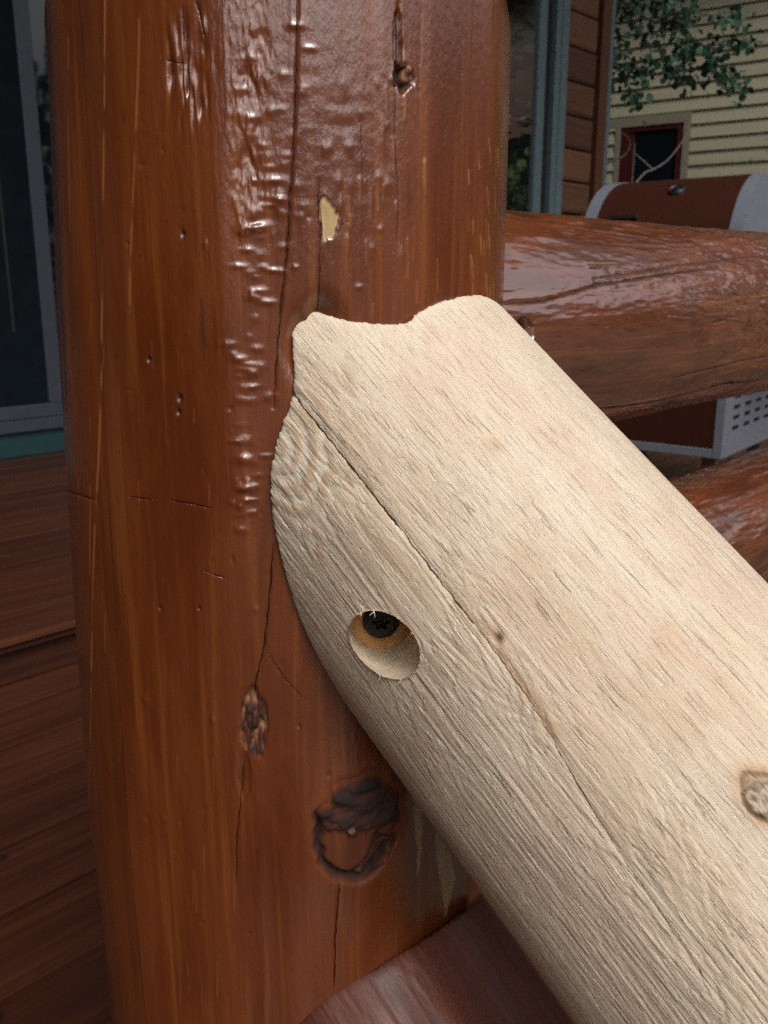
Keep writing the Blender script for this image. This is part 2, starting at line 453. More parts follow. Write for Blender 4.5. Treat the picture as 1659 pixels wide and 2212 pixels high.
def deck():
    d = bpy.data.objects.new('deck', None); COL.objects.link(d); d.location = (0, 0, 0); d['kind'] = 'structure'
    me = {}
    def board(name, x0, x1, y0, w, ztop, th=0.032, mat=M_deck):
        key = (round(x1 - x0, 3), round(w, 3), th, mat.name)
        if key not in me:
            bm = box_bm(-(x1 - x0) / 2, (x1 - x0) / 2, 0, w, -th, 0, 0.0015)
            bmesh.ops.recalc_face_normals(bm, faces=bm.faces)
            m = bpy.data.meshes.new(name); bm.to_mesh(m); bm.free(); m.materials.append(mat); me[key] = m
        o = bpy.data.objects.new(name, me[key]); COL.objects.link(o); o.parent = d
        o.location = ((x0 + x1) / 2, y0, ztop + random.uniform(-0.0012, 0.0012)); return o
    p = 0.151
    for k in range(10):
        board('deck_board', -2.6, 5.6, 0.36 - 0.0 + k * p, p - 0.011, DECK)
    for k in range(14):                                   # lower boards beside the raised platform
        board('deck_board', 2.31, 5.6, 0.36 + (10 + k) * p, p - 0.011, DECK)
    y = 1.80; k = 0
    while y < 3.80:
        board('deck_board', -2.6, 2.3, y, min(p - 0.011, 3.825 - y), UPPER)
        y += p; k += 1
    board('lit_nosing_strip', -2.6, 2.3, 1.786, 0.0125, UPPER - 0.001, 0.012, M_nose_lit)  # paler strip paints the lit top edge of the step
    box('riser_board', (-2.6, 2.3, 1.83, 1.852, DECK + 0.002, UPPER - 0.034), M_deck, d, 0.002)
    box('riser_board', (2.27, 2.295, 1.856, 3.80, DECK + 0.002, UPPER - 0.034), M_deck, d, 0.002)
    box('rim_joist', (0.30, 5.6, 0.318, 0.356, DECK - 0.26, DECK - 0.004), M_deck, d, 0.003)
    box('rim_joist', (-2.6, 0.296, 0.318, 0.356, DECK - 0.26, DECK - 0.004), M_deck, d, 0.003)
deck()

def stairs():
    t = thing('wooden_stairs', (-0.3, -0.6, GROUND), 'dark stained wooden stairs going down from the deck beside the log post', 'stairs')
    for k in range(4):
        yy = 0.30 - 0.28 * (k + 1); zz = DECK - 0.18 * (k + 1)
        box('tread', (-1.15, 0.20, yy, yy + 0.29, zz - 0.04, zz), M_deck, t, 0.004, t.location)
        box('riser', (-1.15, 0.20, yy + 0.292, yy + 0.312, zz + 0.002, zz + 0.138), M_deck, t, 0.002, t.location)
    for x in (-1.20, 0.205):
        bm = bmesh.new()
        prof = [(0.31, DECK - 0.02), (0.31, DECK - 0.32), (-0.90, GROUND - 0.06), (-0.98, GROUND + 0.12)]
        a = [bm.verts.new((x + 0.3, y + 0.6, z - GROUND)) for y, z in prof]; b = [bm.verts.new((x + 0.345, y + 0.6, z - GROUND)) for y, z in prof]
        bm.faces.new(a); bm.faces.new(b[::-1])
        for i in range(4): bm.faces.new((a[i], b[i], b[(i + 1) % 4], a[(i + 1) % 4]))
        bm_obj('stringer', bm, M_deck, t)
stairs()

# ================================================================ LOG POST
PX, PY, PR = 0.3317, 0.390, 0.120
TH0 = math.atan2(-PY, -PX)
def post_uv(px, py):
    v = ray(px, py); d = v[:2]; c = np.array([PX, PY])
    A = d @ d; B = -2 * d @ c; C = c @ c - PR * PR
    disc = max(B * B - 4 * A * C, 0)
    t = (-B - math.sqrt(disc)) / (2 * A); q = v * t
    th = math.atan2(q[1] - PY, q[0] - PX) - TH0
    th = (th + math.pi) % (2 * math.pi) - math.pi
    return (th * PR, q[2])
def PP(*pts): return [post_uv(*p) for p in pts]

def build_post():
    th = np.concatenate([np.linspace(-1.62, 1.62, 700, endpoint=False), np.linspace(1.62, 2 * math.pi - 1.62, 90, endpoint=False)])
    z = np.concatenate([np.linspace(-1.02, -0.475, 60, endpoint=False), np.linspace(-0.475, 0.124, 760, endpoint=False), np.linspace(0.124, 0.150, 40)])
    A, Z = np.meshgrid(th * PR, z)
    thr = A / PR
    a = A.copy()
    # log shape: silhouette drift, draw-knife facets
    zl = np.array([-1.1, -0.5, -0.45, -0.4, -0.3, -0.2, -0.1, 0.0, 0.1, 0.2])
    dl = np.interp(Z, zl, np.array([4, 4, 5, 6, 8.6, 7, 4, 0, -5, -6]) * 1e-3)
    dr = np.interp(Z, zl, np.array([-6, -8, -8, -8, -7, -5, -2, 0, 0, 0]) * 1e-3)
    sl = np.clip(-np.sin(thr), 0, 1) ** 2 * (np.abs(thr) < 3.2); sr = np.clip(np.sin(thr), 0, 1) ** 2
    wrap = sstep(3.0, 2.6, np.abs((thr + math.pi) % (2 * math.pi) - math.pi))
    disp = (dl * sl + dr * sr)
    disp += (noise2(a / 0.030, Z / 0.30, 1) * 0.0015 + fbm(a / 0.012, Z / 0.16, 2, 2) * 0.0006) * wrap
    disp += fbm(a / 0.0034, Z / 0.05, 3, 5) * 0.00010
    bare = np.zeros_like(a); dark = np.zeros_like(a); orange = np.zeros_like(a); rough = np.zeros_like(a)
    def blob(px, py, wpx, hpx):
        c = post_uv(px, py); w = post_uv(px + wpx, py)[0] - c[0]; h = abs(post_uv(px, py + hpx)[1] - c[1])
        return ((a - c[0]) / w) ** 2 + ((Z - c[1]) / h) ** 2, c
    def g(px, py, wpx, hpx): return np.exp(-blob(px, py, wpx, hpx)[0])
    CK = Cracks(a, Z)
    def crack(pts, w, d, dk=1.0, wob=0.0008):
        nonlocal disp, dark
        P_ = PP(*pts); s = seg_dist(a, Z, P_, 0.012)
        if w < 0.0015: CK.add(P_, w * 0.40, dk * 0.9); disp = disp - 0.10 * d * np.exp(-(s / 0.0010) ** 2)
        else:
            k = np.exp(-(s / (w * 0.72)) ** 2); disp = disp - 0.5 * d * k; dark = np.maximum(dark, dk * k)
    rubn = [sstep(-0.75, 0.15, noise2(Z / 0.010, a / 0.01, q)) for q in (3, 4, 5)]
    def rub(pts, w, amt, sd=3):
        nonlocal orange, disp
        s = seg_dist(a, Z, PP(*pts), 0.006)
        k = np.exp(-(s / w) ** 2) * rubn[sd % 3]
        orange = np.maximum(orange, amt * k); disp = disp + 0.0003 * k
    # varnish ripples and runs over the sky-facing strip
    rip = g(690, 280, 150, 160)
    disp += rip * (np.sin(Z * 2 * math.pi / 0.0095 + 2.6 * noise2(a / 0.012, Z / 0.03, 41)) * 0.00010 * (0.4 + noise2(a / 0.012, Z / 0.014, 43)) + fbm(a / 0.009, Z / 0.004, 3, 42) * 0.00014)
    strip = np.exp(-((a - post_uv(565, 300)[0]) / 0.012) ** 2) * sstep(post_uv(560, 760)[1], post_uv(560, 380)[1], Z)
    disp += strip * fbm(a / 0.0030, Z / 0.0080, 3, 44) * 0.00018
    r1 = np.exp(-((a - post_uv(545, 300)[0]) / 0.0075) ** 4) * sstep(post_uv(545, 480)[1], post_uv(545, 380)[1], Z) * sstep(post_uv(545, 90)[1], post_uv(545, 200)[1], -Z + 0 * Z + 2 * post_uv(545, 150)[1])
    disp += np.exp(-((a - post_uv(540, 300)[0]) / 0.0085) ** 4) * sstep(post_uv(545, 500)[1], post_uv(545, 400)[1], Z) * (fbm(a / 0.0013, Z / 0.0050, 3, 45) * 0.00040)
    spots = []
    for k in range(80):
        u = rng.random(); y = 380 + 780 * u ** 1.15
        x = 578 - 55 * u + rng.normal(0, 22)
        spots.append((x, y, rng.uniform(5, 18), rng.uniform(3.5, 8), rng.uniform(0.00025, 0.0010)))
    for k in range(30):
        spots.append((rng.uniform(500, 680), rng.uniform(20, 560), rng.uniform(5, 18), rng.uniform(4, 9), rng.uniform(0.0002, 0.0006)))
    for k in range(22):
        spots.append((rng.uniform(700, 880), rng.uniform(120, 560), rng.uniform(4, 9), rng.uniform(6, 26), rng.uniform(0.0002, 0.0006)))
    for k in range(26):
        spots.append((rng.uniform(360, 450), rng.uniform(40, 250), rng.uniform(3, 6), rng.uniform(12, 34), rng.uniform(-0.0016, 0.0012)))
    for k in range(60):
        spots.append((rng.uniform(260, 900), rng.uniform(300, 2100), rng.uniform(3, 7), rng.uniform(3, 9), rng.uniform(-0.0008, 0.0007)))
    res = PR * 3.24 / 560
    for (x, y, w, h, amp) in spots:
        c = post_uv(x, y); w_ = max(w * 0.00023, 0.0010); h_ = h * 0.00023
        j = (np.abs(th * PR - c[0]) < 3 * w_).nonzero()[0]; i = (np.abs(z - c[1]) < 3 * h_).nonzero()[0]
        if len(i) and len(j):
            sl_ = np.ix_(i, j)
            disp[sl_] += amp * np.exp(-((A[sl_] - c[0]) / w_) ** 2 - ((Z[sl_] - c[1]) / h_) ** 2)
    # rough-hewn patches leaning back to the sky
    for (px_, py_, wp, hp, sl0) in ((530, 415, 30, 85, 0.085), (536, 225, 24, 70, 0.085), (560, 120, 26, 60, 0.07)):
        q_, c_ = blob(px_, py_, wp, hp)
        win = sstep(1.15, 0.75, np.sqrt(q_) + 0.35 * fbm(a / 0.0022, Z / 0.006, 3, 46))
        disp += win * (-sl0 * (Z - c_[1]) + fbm(a / 0.0013, Z / 0.0032, 2, 47) * 0.00026)
    # drying cracks
    crack([(642, -20), (638, 180), (634, 300), (626, 430), (618, 560), (606, 660), (598, 760), (590, 880)], 0.00075, 0.005)
    crack([(590, 1180), (582, 1290), (570, 1400), (552, 1478), (548, 1500)], 0.0007, 0.004)
    crack([(528, 1640), (522, 1720), (514, 1800), (512, 1900)], 0.0006, 0.002, 0.8)
    crack([(727, 1885), (726, 1960), (722, 2030), (722, 2130)], 0.0008, 0.004)
    crack([(692, 560), (690, 640), (694, 700)], 0.0007, 0.002, 0.8)
    crack([(572, 1400), (620, 1470), (660, 1510)], 0.0006, 0.001, 0.6)
    crack([(690, 390), (688, 440), (692, 500), (690, 610)], 0.0006, 0.0015, 0.6)
    # dark saw nicks
    crack([(148, 1058), (185, 1066), (214, 1078)], 0.0011, 0.0018, 0.8)
    crack([(285, 1072), (330, 1078)], 0.0010, 0.0010, 0.5)
    crack([(372, 1080), (420, 1088), (460, 1096)], 0.0013, 0.0022, 0.75)
    crack([(440, 1232), (490, 1245)], 0.0010, 0.0012, 0.5)
    for (x, y, w) in ((323, 777, 5), (397, 506, 5), (433, 1312, 3), (350, 1312, 3), (390, 860, 6), (388, 890, 5), (745, 800, 3)):
        k = g(x, y, w * 0.8, w * 1.2); disp -= 0.0018 * k; dark = np.maximum(dark, 0.95 * k); rough = np.maximum(rough, k)
    # dark grain stains
    for (x, y, w, h, am) in ((440, 700, 9, 60, .55), (425, 640, 7, 40, .4), (404, 540, 4, 40, .4), (745, 300, 6, 26, .3), (825, 430, 6, 40, .45), (880, 420, 6, 50, .45), (830, 250, 6, 60, .5), (560, 1850, 4, 40, .3), (265, 250, 6, 16, .4), (420, 1150, 6, 60, .2)):
        dark = np.maximum(dark, am * g(x, y, w, h) * sstep(-0.3, 0.4, fbm(a / 0.0016, Z / 0.012, 2, 51)))
    # chisel scars upper left
    sc = g(405, 170, 42, 80)
    ch = fbm(a / 0.0022, Z / 0.030, 3, 61)
    disp -= sc * sstep(0.05, 0.35, ch) * 0.0020; dark = np.maximum(dark, sc * sstep(0.25, 0.5, ch) * 0.6)
    crack([(395, 20), (398, 70), (400, 88)], 0.0010, 0.003, 0.6); crack([(425, 0), (440, 60), (446, 85)], 0.0010, 0.003, 0.6)
    crack([(358, 128), (372, 135), (398, 136)], 0.0010, 0.002, 0.7)
    # rubbed pale lines on the facet edges
    rub([(218, -20), (216, 220), (215, 520), (216, 760), (217, 1000), (214, 1300), (216, 1500), (219, 1800)], 0.00065, 0.75)
    rub([(298, 0), (296, 120), (288, 360), (281, 560), (280, 660)], 0.0006, 0.55, 4)
    rub([(200, 900), (206, 1100), (208, 1240)], 0.0005, 0.5, 5)
    rub([(130, 80), (138, 300), (150, 500)], 0.0006, 0.35, 6)
    disp += (sstep(0.0, 0.0012, a - post_uv(217, 800)[0]) - 0.5) * 0.0007 * sstep(-0.5, -0.3, Z)
    for k in range(34):                                    # scuffs along the right-hand edge
        x = rng.uniform(1015, 1080); y = rng.uniform(300, 660); L = rng.uniform(10, 60)
        rub([(x, y), (x + 1, y + L)], 0.0006, rng.uniform(0.3, 0.8), 7 + k)
    for k in range(26):
        x = rng.uniform(730, 1000); y = rng.uniform(150, 660); L = rng.uniform(20, 90)
        rub([(x, y), (x + rng.uniform(-2, 2), y + L)], 0.0006, rng.uniform(0.15, 0.4), 50 + k)
    for k in range(30):
        x = rng.uniform(130, 520); y = rng.uniform(600, 2100); L = rng.uniform(20, 120)
        rub([(x, y), (x + rng.uniform(-2, 2), y + L)], 0.0005, rng.uniform(0.08, 0.25), 90 + k)
    # peeled patch of bare wood
    pl = PP((693, 430), (703, 424), (713, 436), (724, 448), (731, 466), (732, 482), (726, 490), (725, 503), (720, 514), (708, 517), (697, 514), (695, 480), (690, 450))
    jag = fbm(a / 0.0012, Z / 0.0012, 2, 71) * 0.0006
    pp = in_poly(a + jag, Z + jag, pl).astype(float)
    bare = np.maximum(bare, pp * 1.0); disp -= pp * 0.0009; rough = np.maximum(rough, pp)
    crack([(692, 440), (696, 480), (698, 512)], 0.0006, 0.0012, 0.7)
    # splintered hole, upper right
    rg_ = fbm(a / 0.0022, Z / 0.009, 3, 77)
    spl = fbm(a / 0.0012, Z / 0.030, 2, 72)
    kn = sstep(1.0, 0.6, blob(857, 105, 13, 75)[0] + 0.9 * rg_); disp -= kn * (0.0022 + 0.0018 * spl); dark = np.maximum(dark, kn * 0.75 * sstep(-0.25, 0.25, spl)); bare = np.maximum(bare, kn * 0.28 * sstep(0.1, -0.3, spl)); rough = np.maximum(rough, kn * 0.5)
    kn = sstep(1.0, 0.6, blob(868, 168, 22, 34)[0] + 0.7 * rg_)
    pale_chip = sstep(1.0, 0.6, blob(877, 163, 11, 22)[0] + 0.6 * rg_)  # raised chip of paler bare wood inside the gouge
    disp -= kn * 0.0045 - pale_chip * 0.0028; dark = np.maximum(dark, kn * (1 - pale_chip) * 0.95); bare = np.maximum(bare, pale_chip * 0.30); rough = np.maximum(rough, kn)
    crack([(858, 10), (859, 100), (853, 190)], 0.0010, 0.004, 0.9)
    crack([(853, 190), (850, 300), (858, 420), (856, 520)], 0.0007, 0.0015, 0.45)
    for p_ in ([(960, 0), (962, 200), (958, 420)], [(1000, 60), (998, 300)], [(905, 30), (902, 200)], [(780, 250), (784, 420)]): crack(p_, 0.0005, 0.0008, 0.3)
    # weathered scar with bark remnants
    sc = sstep(1.0, 0.5, blob(548, 1560, 34, 85)[0] + 0.35 * fbm(a / 0.004, Z / 0.006, 3, 73))
    bk = fbm(a / 0.0028, Z / 0.007, 3, 74)
    disp += sc * (-0.0016 + 0.0030 * bk); dark = np.maximum(dark, sc * sstep(-0.15, 0.3, bk) * 0.75); rough = np.maximum(rough, sc * 0.9); bare = np.maximum(bare, sc * sstep(0.0, -0.4, bk) * 0.25)
    sc = sstep(1.0, 0.4, blob(528, 1670, 18, 60)[0]); disp -= sc * 0.001; dark = np.maximum(dark, sc * 0.30 * sstep(-.2, .3, bk))
    # big knot behind the handrail
    q, c = blob(768, 1772, 86, 112)
    disp += 0.0085 * np.exp(-(blob(768, 1765, 135, 170)[0]) ** 1.1)
    ang = np.arctan2(Z - c[1], (a - c[0]))
    wobk = 0.26 * fbm(np.cos(ang) * 1.7 + 3, np.sin(ang) * 1.7, 2, 75) + 0.05 * fbm(a / 0.006, Z / 0.006, 2, 78)
    qq = np.sqrt(q) + wobk
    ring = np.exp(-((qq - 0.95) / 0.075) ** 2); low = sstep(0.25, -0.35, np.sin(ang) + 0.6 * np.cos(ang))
    inside = sstep(0.98, 0.85, qq)
    rec_pre = inside * sstep(0.2, 0.6, (a - c[0]) / 0.02) * sstep(0.0, -0.004, Z - c[1])
    up_ = inside * sstep(c[1] - 0.003, c[1] + 0.004, Z + 0.25 * (a - c[0]) + 0.005 * fbm(a / 0.006, Z / 0.006, 3, 79))
    cr = fbm(a / 0.010, Z / 0.0055, 3, 76)
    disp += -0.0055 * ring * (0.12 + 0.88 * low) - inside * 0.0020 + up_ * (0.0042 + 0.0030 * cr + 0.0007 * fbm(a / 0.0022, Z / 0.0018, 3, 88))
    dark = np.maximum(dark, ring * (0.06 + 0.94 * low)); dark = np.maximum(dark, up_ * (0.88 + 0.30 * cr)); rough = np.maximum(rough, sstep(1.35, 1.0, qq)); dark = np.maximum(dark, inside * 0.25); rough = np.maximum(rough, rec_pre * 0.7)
    rec = sstep(0.6, 0.1, seg_dist(a, Z, PP((812, 1805), (806, 1838), (785, 1862)), 0.02) / 0.009 + 0.25 * fbm(a / 0.005, Z / 0.008, 2, 80))
    disp -= 0.0035 * rec; dark = np.maximum(dark, 0.6 * rec)
    crack([(802, 1790), (792, 1830), (776, 1856), (752, 1876)], 0.0022, 0.0050, 0.9)
    crack([(800, 1786), (830, 1800), (846, 1798)], 0.0014, 0.004, 0.9)
    crack([(846, 1800), (825, 1850), (790, 1880)], 0.0012, 0.002, 0.7)
    k = g(748, 1772, 7, 11); bare = np.maximum(bare, (k > 0.45) * 0.7); disp += 0.0015 * (k > 0.45)
    # unstained slivers beside the rail
    for poly in ([(878, 1690), (900, 1720), (912, 1790), (905, 1850), (895, 1810), (886, 1740)], [(948, 1790), (985, 1850), (1000, 1900), (985, 1950), (975, 1990), (962, 1900), (950, 1850)], [(905, 1810), (912, 1830), (905, 1900), (900, 1860)]):
        p_ = in_poly(a + jag * 2, Z + jag * 2, PP(*poly)).astype(float)
        bare = np.maximum(bare, p_ * 0.52)
    # shallow hollow scribed for the end of the new handrail
    disp -= np.maximum(0.0090 * np.exp(-(blob(700, 705, 44, 56)[0]) ** 1.3), 0.0078 * np.exp(-(blob(668, 742, 44, 66)[0]) ** 1.3))
    rough = np.maximum(rough, np.exp(-(blob(700, 700, 60, 60)[0]) ** 1.3))
    # top chamfer
    disp -= np.clip(Z - 0.122, 0, 1) ** 2 * 8 + np.clip(Z - 0.142, 0, 1) * 2.0
    rr = PR + disp
    T = thr + TH0
    pos = np.stack([rr * np.cos(T), rr * np.sin(T), Z + 1.02], -1)
    feat = np.stack([bare, dark, orange, rough], -1)
    lc = np.stack([a, Z, np.zeros_like(a)], -1)
    me = grid_mesh('log_post', pos, feat, lc, None, True, True, CK.vec())
    o = link('log_post', me, None, M_post); o.location = (PX, PY, -1.02)
    tag(o, 'thick upright log post with glossy red-brown stain, big knot and long crack', 'post')
    return o
build_post()

# ================================================================ SLOPING AND LEVEL LOG RAILS
D = np.array([0.03632, -0.77679, -0.62871]); D /= np.linalg.norm(D)
UPV = np.cross(D, [1, 0, 0]); UPV /= np.linalg.norm(UPV); UPV *= np.sign(UPV[2])
SDV = np.cross(UPV, D); SDV *= np.sign(SDV[0])
P0 = np.array([0.34363, 0.17593, -0.19751]); RR = 0.0925
def rail_uv(px, py, P=P0, R=RR, Dv=D, u=UPV, s=SDV):
    v = ray(px, py); vp = v - (v @ Dv) * Dv; pp = P - (P @ Dv) * Dv
    A = vp @ vp; B = -2 * vp @ pp; C = pp @ pp - R * R
    disc = max(B * B - 4 * A * C, 0); t = (-B - math.sqrt(disc)) / (2 * A)
    q = v * t - P
    ph = math.degrees(math.atan2(q @ s, q @ u)) % 360
    if ph < 130: ph += 360
    return ((ph - 300) * math.pi / 180 * R, q @ Dv)
def cope(P, R, ph, Dv=D, u=UPV, s=SDV, gap=0.0):
    """where the rail surface line at angle ph meets the post surface"""
    o = P[None] + R * (np.cos(ph)[:, None] * u + np.sin(ph)[:, None] * s)
    d2 = Dv[:2]; e = o[:, :2] - np.array([PX, PY]); A = d2 @ d2; B = 2 * e @ d2; C = (e * e).sum(1) - (PR + gap) ** 2
    return (-B + np.sqrt(np.maximum(B * B - 4 * A * C, 0))) / (2 * A)

B0 = np.array(ray(828, 1394))
def build_handrail():
    ph = np.radians(np.concatenate([np.linspace(196, 404, 620, endpoint=False), np.linspace(404, 556, 50, endpoint=False)]))
    nc = len(ph)
    s_end = cope(P0, RR, ph, gap=0.0026)
    pd = np.degrees(ph)
    horn = np.exp(-((pd - 313) / np.where(pd < 313, 10.0, 6.5)) ** 2) + 0.22 * np.exp(-((pd - 323) / 7) ** 2)
    s_end = s_end - 0.0245 * horn + 0.005 * np.exp(-((pd - 334) / 8) ** 2) - 0.003 * np.exp(-((pd - 372) / 14) ** 2)
    s_end = s_end + noise2(pd * 2.2, pd * 0, 81) * 0.00055 + noise2(pd * 0.3, pd * 0, 82) * 0.0004
    v = np.concatenate([np.linspace(0, 0.006, 8, endpoint=False), np.linspace(0.006, 0.46, 580, endpoint=False), np.linspace(0.46, 1.25, 60)])
    S = s_end[None, :] + v[:, None] * (1 + (0.05 - s_end)[None, :] * 0)
    a = np.broadcast_to((pd - 300) * math.pi / 180 * RR, S.shape).copy()
    PHI = np.broadcast_to(ph, S.shape)
    V = np.broadcast_to(v[:, None], S.shape)
    disp = noise2(a / 0.05, S / 0.30, 83) * 0.0018 + noise2(a / 0.02, S / 0.10, 84) * 0.0007
    disp *= sstep(0.30, 0.24, np.abs(a))
    disp += 0.0060 * np.broadcast_to(np.exp(-((pd - 311) / 11) ** 2), S.shape) * np.exp(-V / 0.035)
    ora = np.zeros_like(a); wea = np.zeros_like(a); dk = np.zeros_like(a); pale = np.zeros_like(a)
    def uv(*p): return [rail_uv(*q) for q in p]
    def g(px, py, wpx, hpx):
        c = rail_uv(px, py); return np.exp(-((a - c[0]) / (wpx * 0.00022)) ** 2 - ((S - c[1]) / (hpx * 0.00022)) ** 2)
    # torn ledges left by the draw knife and bark spud
    fib = fbm(a / 0.0014, S / 0.045, 2, 91)
    fld = fbm(a / 0.020, S / 0.12, 2, 92) + 0.075 * fib + 0.05 * fbm(a / 0.006, S / 0.02, 2, 90)
    near = np.clip(np.exp(-((a - rail_uv(740, 1120)[0]) / 0.045) ** 2) * 1.0, 0.05, 1)
    k = fld * 6.0; fr = k - np.floor(k)
    ledge = np.where(fr < 0.93, fr / 0.93, (1 - fr) / 0.07)
    disp += ledge * 0.00042 * near
    disp += fbm(a / 0.0016, S / 0.050, 2, 93) * 0.00014 * (0.4 + 0.6 * near)
    low = sstep(rail_uv(1100, 1300)[0], rail_uv(900, 1500)[0], a)
    fl2 = fbm(a / 0.0048, S / 0.30, 2, 94) * 2.4; fr2 = fl2 - np.floor(fl2)
    disp += np.where(fr2 < 0.85, fr2 / 0.85, (1 - fr2) / 0.15) * 0.00010 * (0.15 + 0.85 * low)
    # arched growth-ring figure where the cut runs out of the sapwood
    cf = rail_uv(604, 958)
    qf = np.hypot((a - cf[0]) / 0.85, (S - cf[1]) / 1.15) + 0.0016 * fib + 0.0030 * fbm(a / 0.010, S / 0.020, 2, 89)
    arch = 0.5 + 0.5 * np.sin(qf / 0.0088 * 2 * math.pi); af = sstep(0.046, 0.020, qf)
    disp += af * (sstep(0.2, 0.8, arch) - 0.5) * 0.00035
    ora = np.maximum(ora, 0.95 * af * sstep(0.40, 0.8, arch)); pale = np.maximum(pale, 0.8 * af * sstep(0.45, 0.1, arch))
    # colour: sapwood bands around the tear-outs, weathered underside, pinkish patches
    band = sstep(0.25, 0.7, fr) * sstep(1.0, 0.9, fr)
    reg = g(680, 1080, 150, 260)
    lev = np.floor(k); tone = 0.5 + 0.5 * np.sin(lev * 2.4 + 0.7); t2 = 0.5 + 0.5 * np.sin(lev * 4.1 + 2.0)
    reg2 = np.exp(-((a - rail_uv(740, 1150)[0]) / 0.038) ** 2) * sstep(0.15, 0.07, V)
    ora = np.maximum(ora, 0.62 * reg2 * sstep(0.45, 0.8, tone)); wea = np.maximum(wea, 0.45 * reg2 * sstep(0.6, 0.9, t2)); pale = np.maximum(pale, 0.35 * reg2 * sstep(0.35, 0.1, tone))
    ora = np.maximum(ora, 0.50 * reg * band); pale = np.maximum(pale, 0.45 * reg * (1 - band))
    ora = np.maximum(ora, 0.26 * sstep(0.0, 0.5, fbm(a / 0.022, S / 0.05, 4, 95)) * sstep(rail_uv(1500, 1150)[0], rail_uv(1150, 1000)[0], a))
    wea = np.maximum(wea, 0.30 * sstep(-0.25, 0.45, fbm(a / 0.012, S / 0.05, 4, 96)) * low)
    wea = np.maximum(wea, 0.35 * g(740, 1220, 110, 110))
    pale = np.maximum(pale, 0.5 * sstep(0.05, 0.5, fbm(a / 0.02, S / 0.05, 3, 97)) * sstep(rail_uv(800, 1300)[0], rail_uv(1200, 1000)[0], a))
    pale = np.maximum(pale, 0.6 * np.exp(-V / 0.010))
    CK = Cracks(a, S)
    def crack(pts, w, d, dkk=1.0):
        nonlocal disp, dk
        P_ = uv(*pts); CK.add(P_, w * 0.45, dkk); disp = disp - 0.10 * d * np.exp(-(seg_dist(a, S, P_, 0.012) / 0.0011) ** 2)
    crack([(612, 822), (660, 885), (740, 985), (830, 1100), (870, 1150)], 0.0008, 0.006)
    crack([(870, 1150), (920, 1215), (1000, 1318), (1025, 1350)], 0.0007, 0.004, 0.9)
    crack([(1025, 1350), (1080, 1420), (1150, 1520), (1190, 1590)], 0.0006, 0.003, 0.65)
    crack([(1190, 1590), (1240, 1680), (1290, 1765), (1330, 1830)], 0.0006, 0.003, 0.75)
    crack([(1330, 1830), (1420, 1960), (1520, 2110), (1600, 2212)], 0.0006, 0.002, 0.5)
    crack([(640, 840), (700, 910), (740, 960)], 0.0006, 0.002, 0.5)
    crack([(1090, 1410), (1130, 1470), (1165, 1530), (1200, 1600)], 0.0010, 0.0015, 0.25)
    s = seg_dist(a, S, uv((1040, 1345), (1075, 1385), (1100, 1440), (1160, 1520), (1200, 1590)), 0.01)
    ora = np.maximum(ora, 0.7 * np.exp(-(s / 0.0024) ** 2))
    kk = g(1075, 1378, 7, 9); dk = np.maximum(dk, 0.8 * kk); disp -= 0.002 * kk
    crack([(1170, 800), (1300, 930), (1420, 1045), (1560, 1180), (1659, 1290)], 0.0009, 0.0012, 0.30)
    crack([(1440, 1080), (1520, 1165), (1600, 1250)], 0.0008, 0.0010, 0.35)
    for i in range(150):                                  # short weather checks
        x = rng.uniform(700, 1640); y = rng.uniform(800, 2190)
        L = rng.uniform(25, 110); c = rail_uv(x, y)
        pts = [(c[0], c[1]), (c[0] + rng.normal(0, 0.0003), c[1] + L * 0.00012), (c[0] + rng.normal(0, 0.0006), c[1] + L * 0.00024)]
        CK.add(pts, rng.uniform(0.00016, 0.00028), rng.uniform(0.2, 0.5))
    # knot
    c = rail_uv(1650, 1722)
    qa = np.sqrt(((a - c[0]) / 0.0070) ** 2 + ((S - c[1]) / 0.0085) ** 2) + 0.22 * fbm(a / 0.005, S / 0.005, 3, 99)
    ins = sstep(1.0, 0.85, qa); sp = np.sin(qa * 11 + 5 * fbm(a / 0.004, S / 0.004, 2, 100))
    disp += 0.002 * np.exp(-qa ** 2 / 3) - 0.0014 * np.exp(-((qa - 1.0) / 0.1) ** 2) + ins * sp * 0.0004
    dk = np.maximum(dk, ins * (0.22 + 0.4 * sstep(-0.2, 0.8, sp))); dk = np.maximum(dk, 0.6 * np.exp(-((qa - 1.0) / 0.10) ** 2))
    ora = np.maximum(ora, 0.8 * np.exp(-((qa - 1.05) / 0.35) ** 2))
    c = rail_uv(1072, 966); qa = np.hypot((a - c[0]) / 0.004, (S - c[1]) / 0.005)
    ora = np.maximum(ora, 0.5 * np.exp(-qa ** 2)); disp += 0.0004 * np.exp(-qa ** 2)
    # saw-cut arris slightly eased
    disp -= 0.0010 * np.exp(-(V / 0.0015))
    rr = RR * (1 + 0.015 * (S - 0.0)) + disp
    pos = P0 + S[..., None] * D + rr[..., None] * (np.cos(PHI)[..., None] * UPV + np.sin(PHI)[..., None] * SDV)
    # counterbored hole, drilled level into the post
    c0 = rail_uv(828, 1394); p0 = math.radians(300) + c0[0] / RR
    ent = P0 + c0[1] * D + RR * (math.cos(p0) * UPV + math.sin(p0) * SDV)
    b = np.array([math.cos(math.radians(45.5)), math.sin(math.radians(45.5)), 0.0])
    RB = 0.0143
    e = pos - ent; al = e @ b; rad = e - al[..., None] * b; rl = np.linalg.norm(rad, axis=-1)
    inside = (rl < RB) & (np.abs(al) < 0.035)
    f_in = inside[:-1] & np.roll(inside, -1, 1)[:-1] & np.roll(inside, -1, 1)[1:] & inside[1:]
    pos = np.where(inside[..., None], ent + al[..., None] * b + rad / np.maximum(rl, 1e-6)[..., None] * RB, pos)
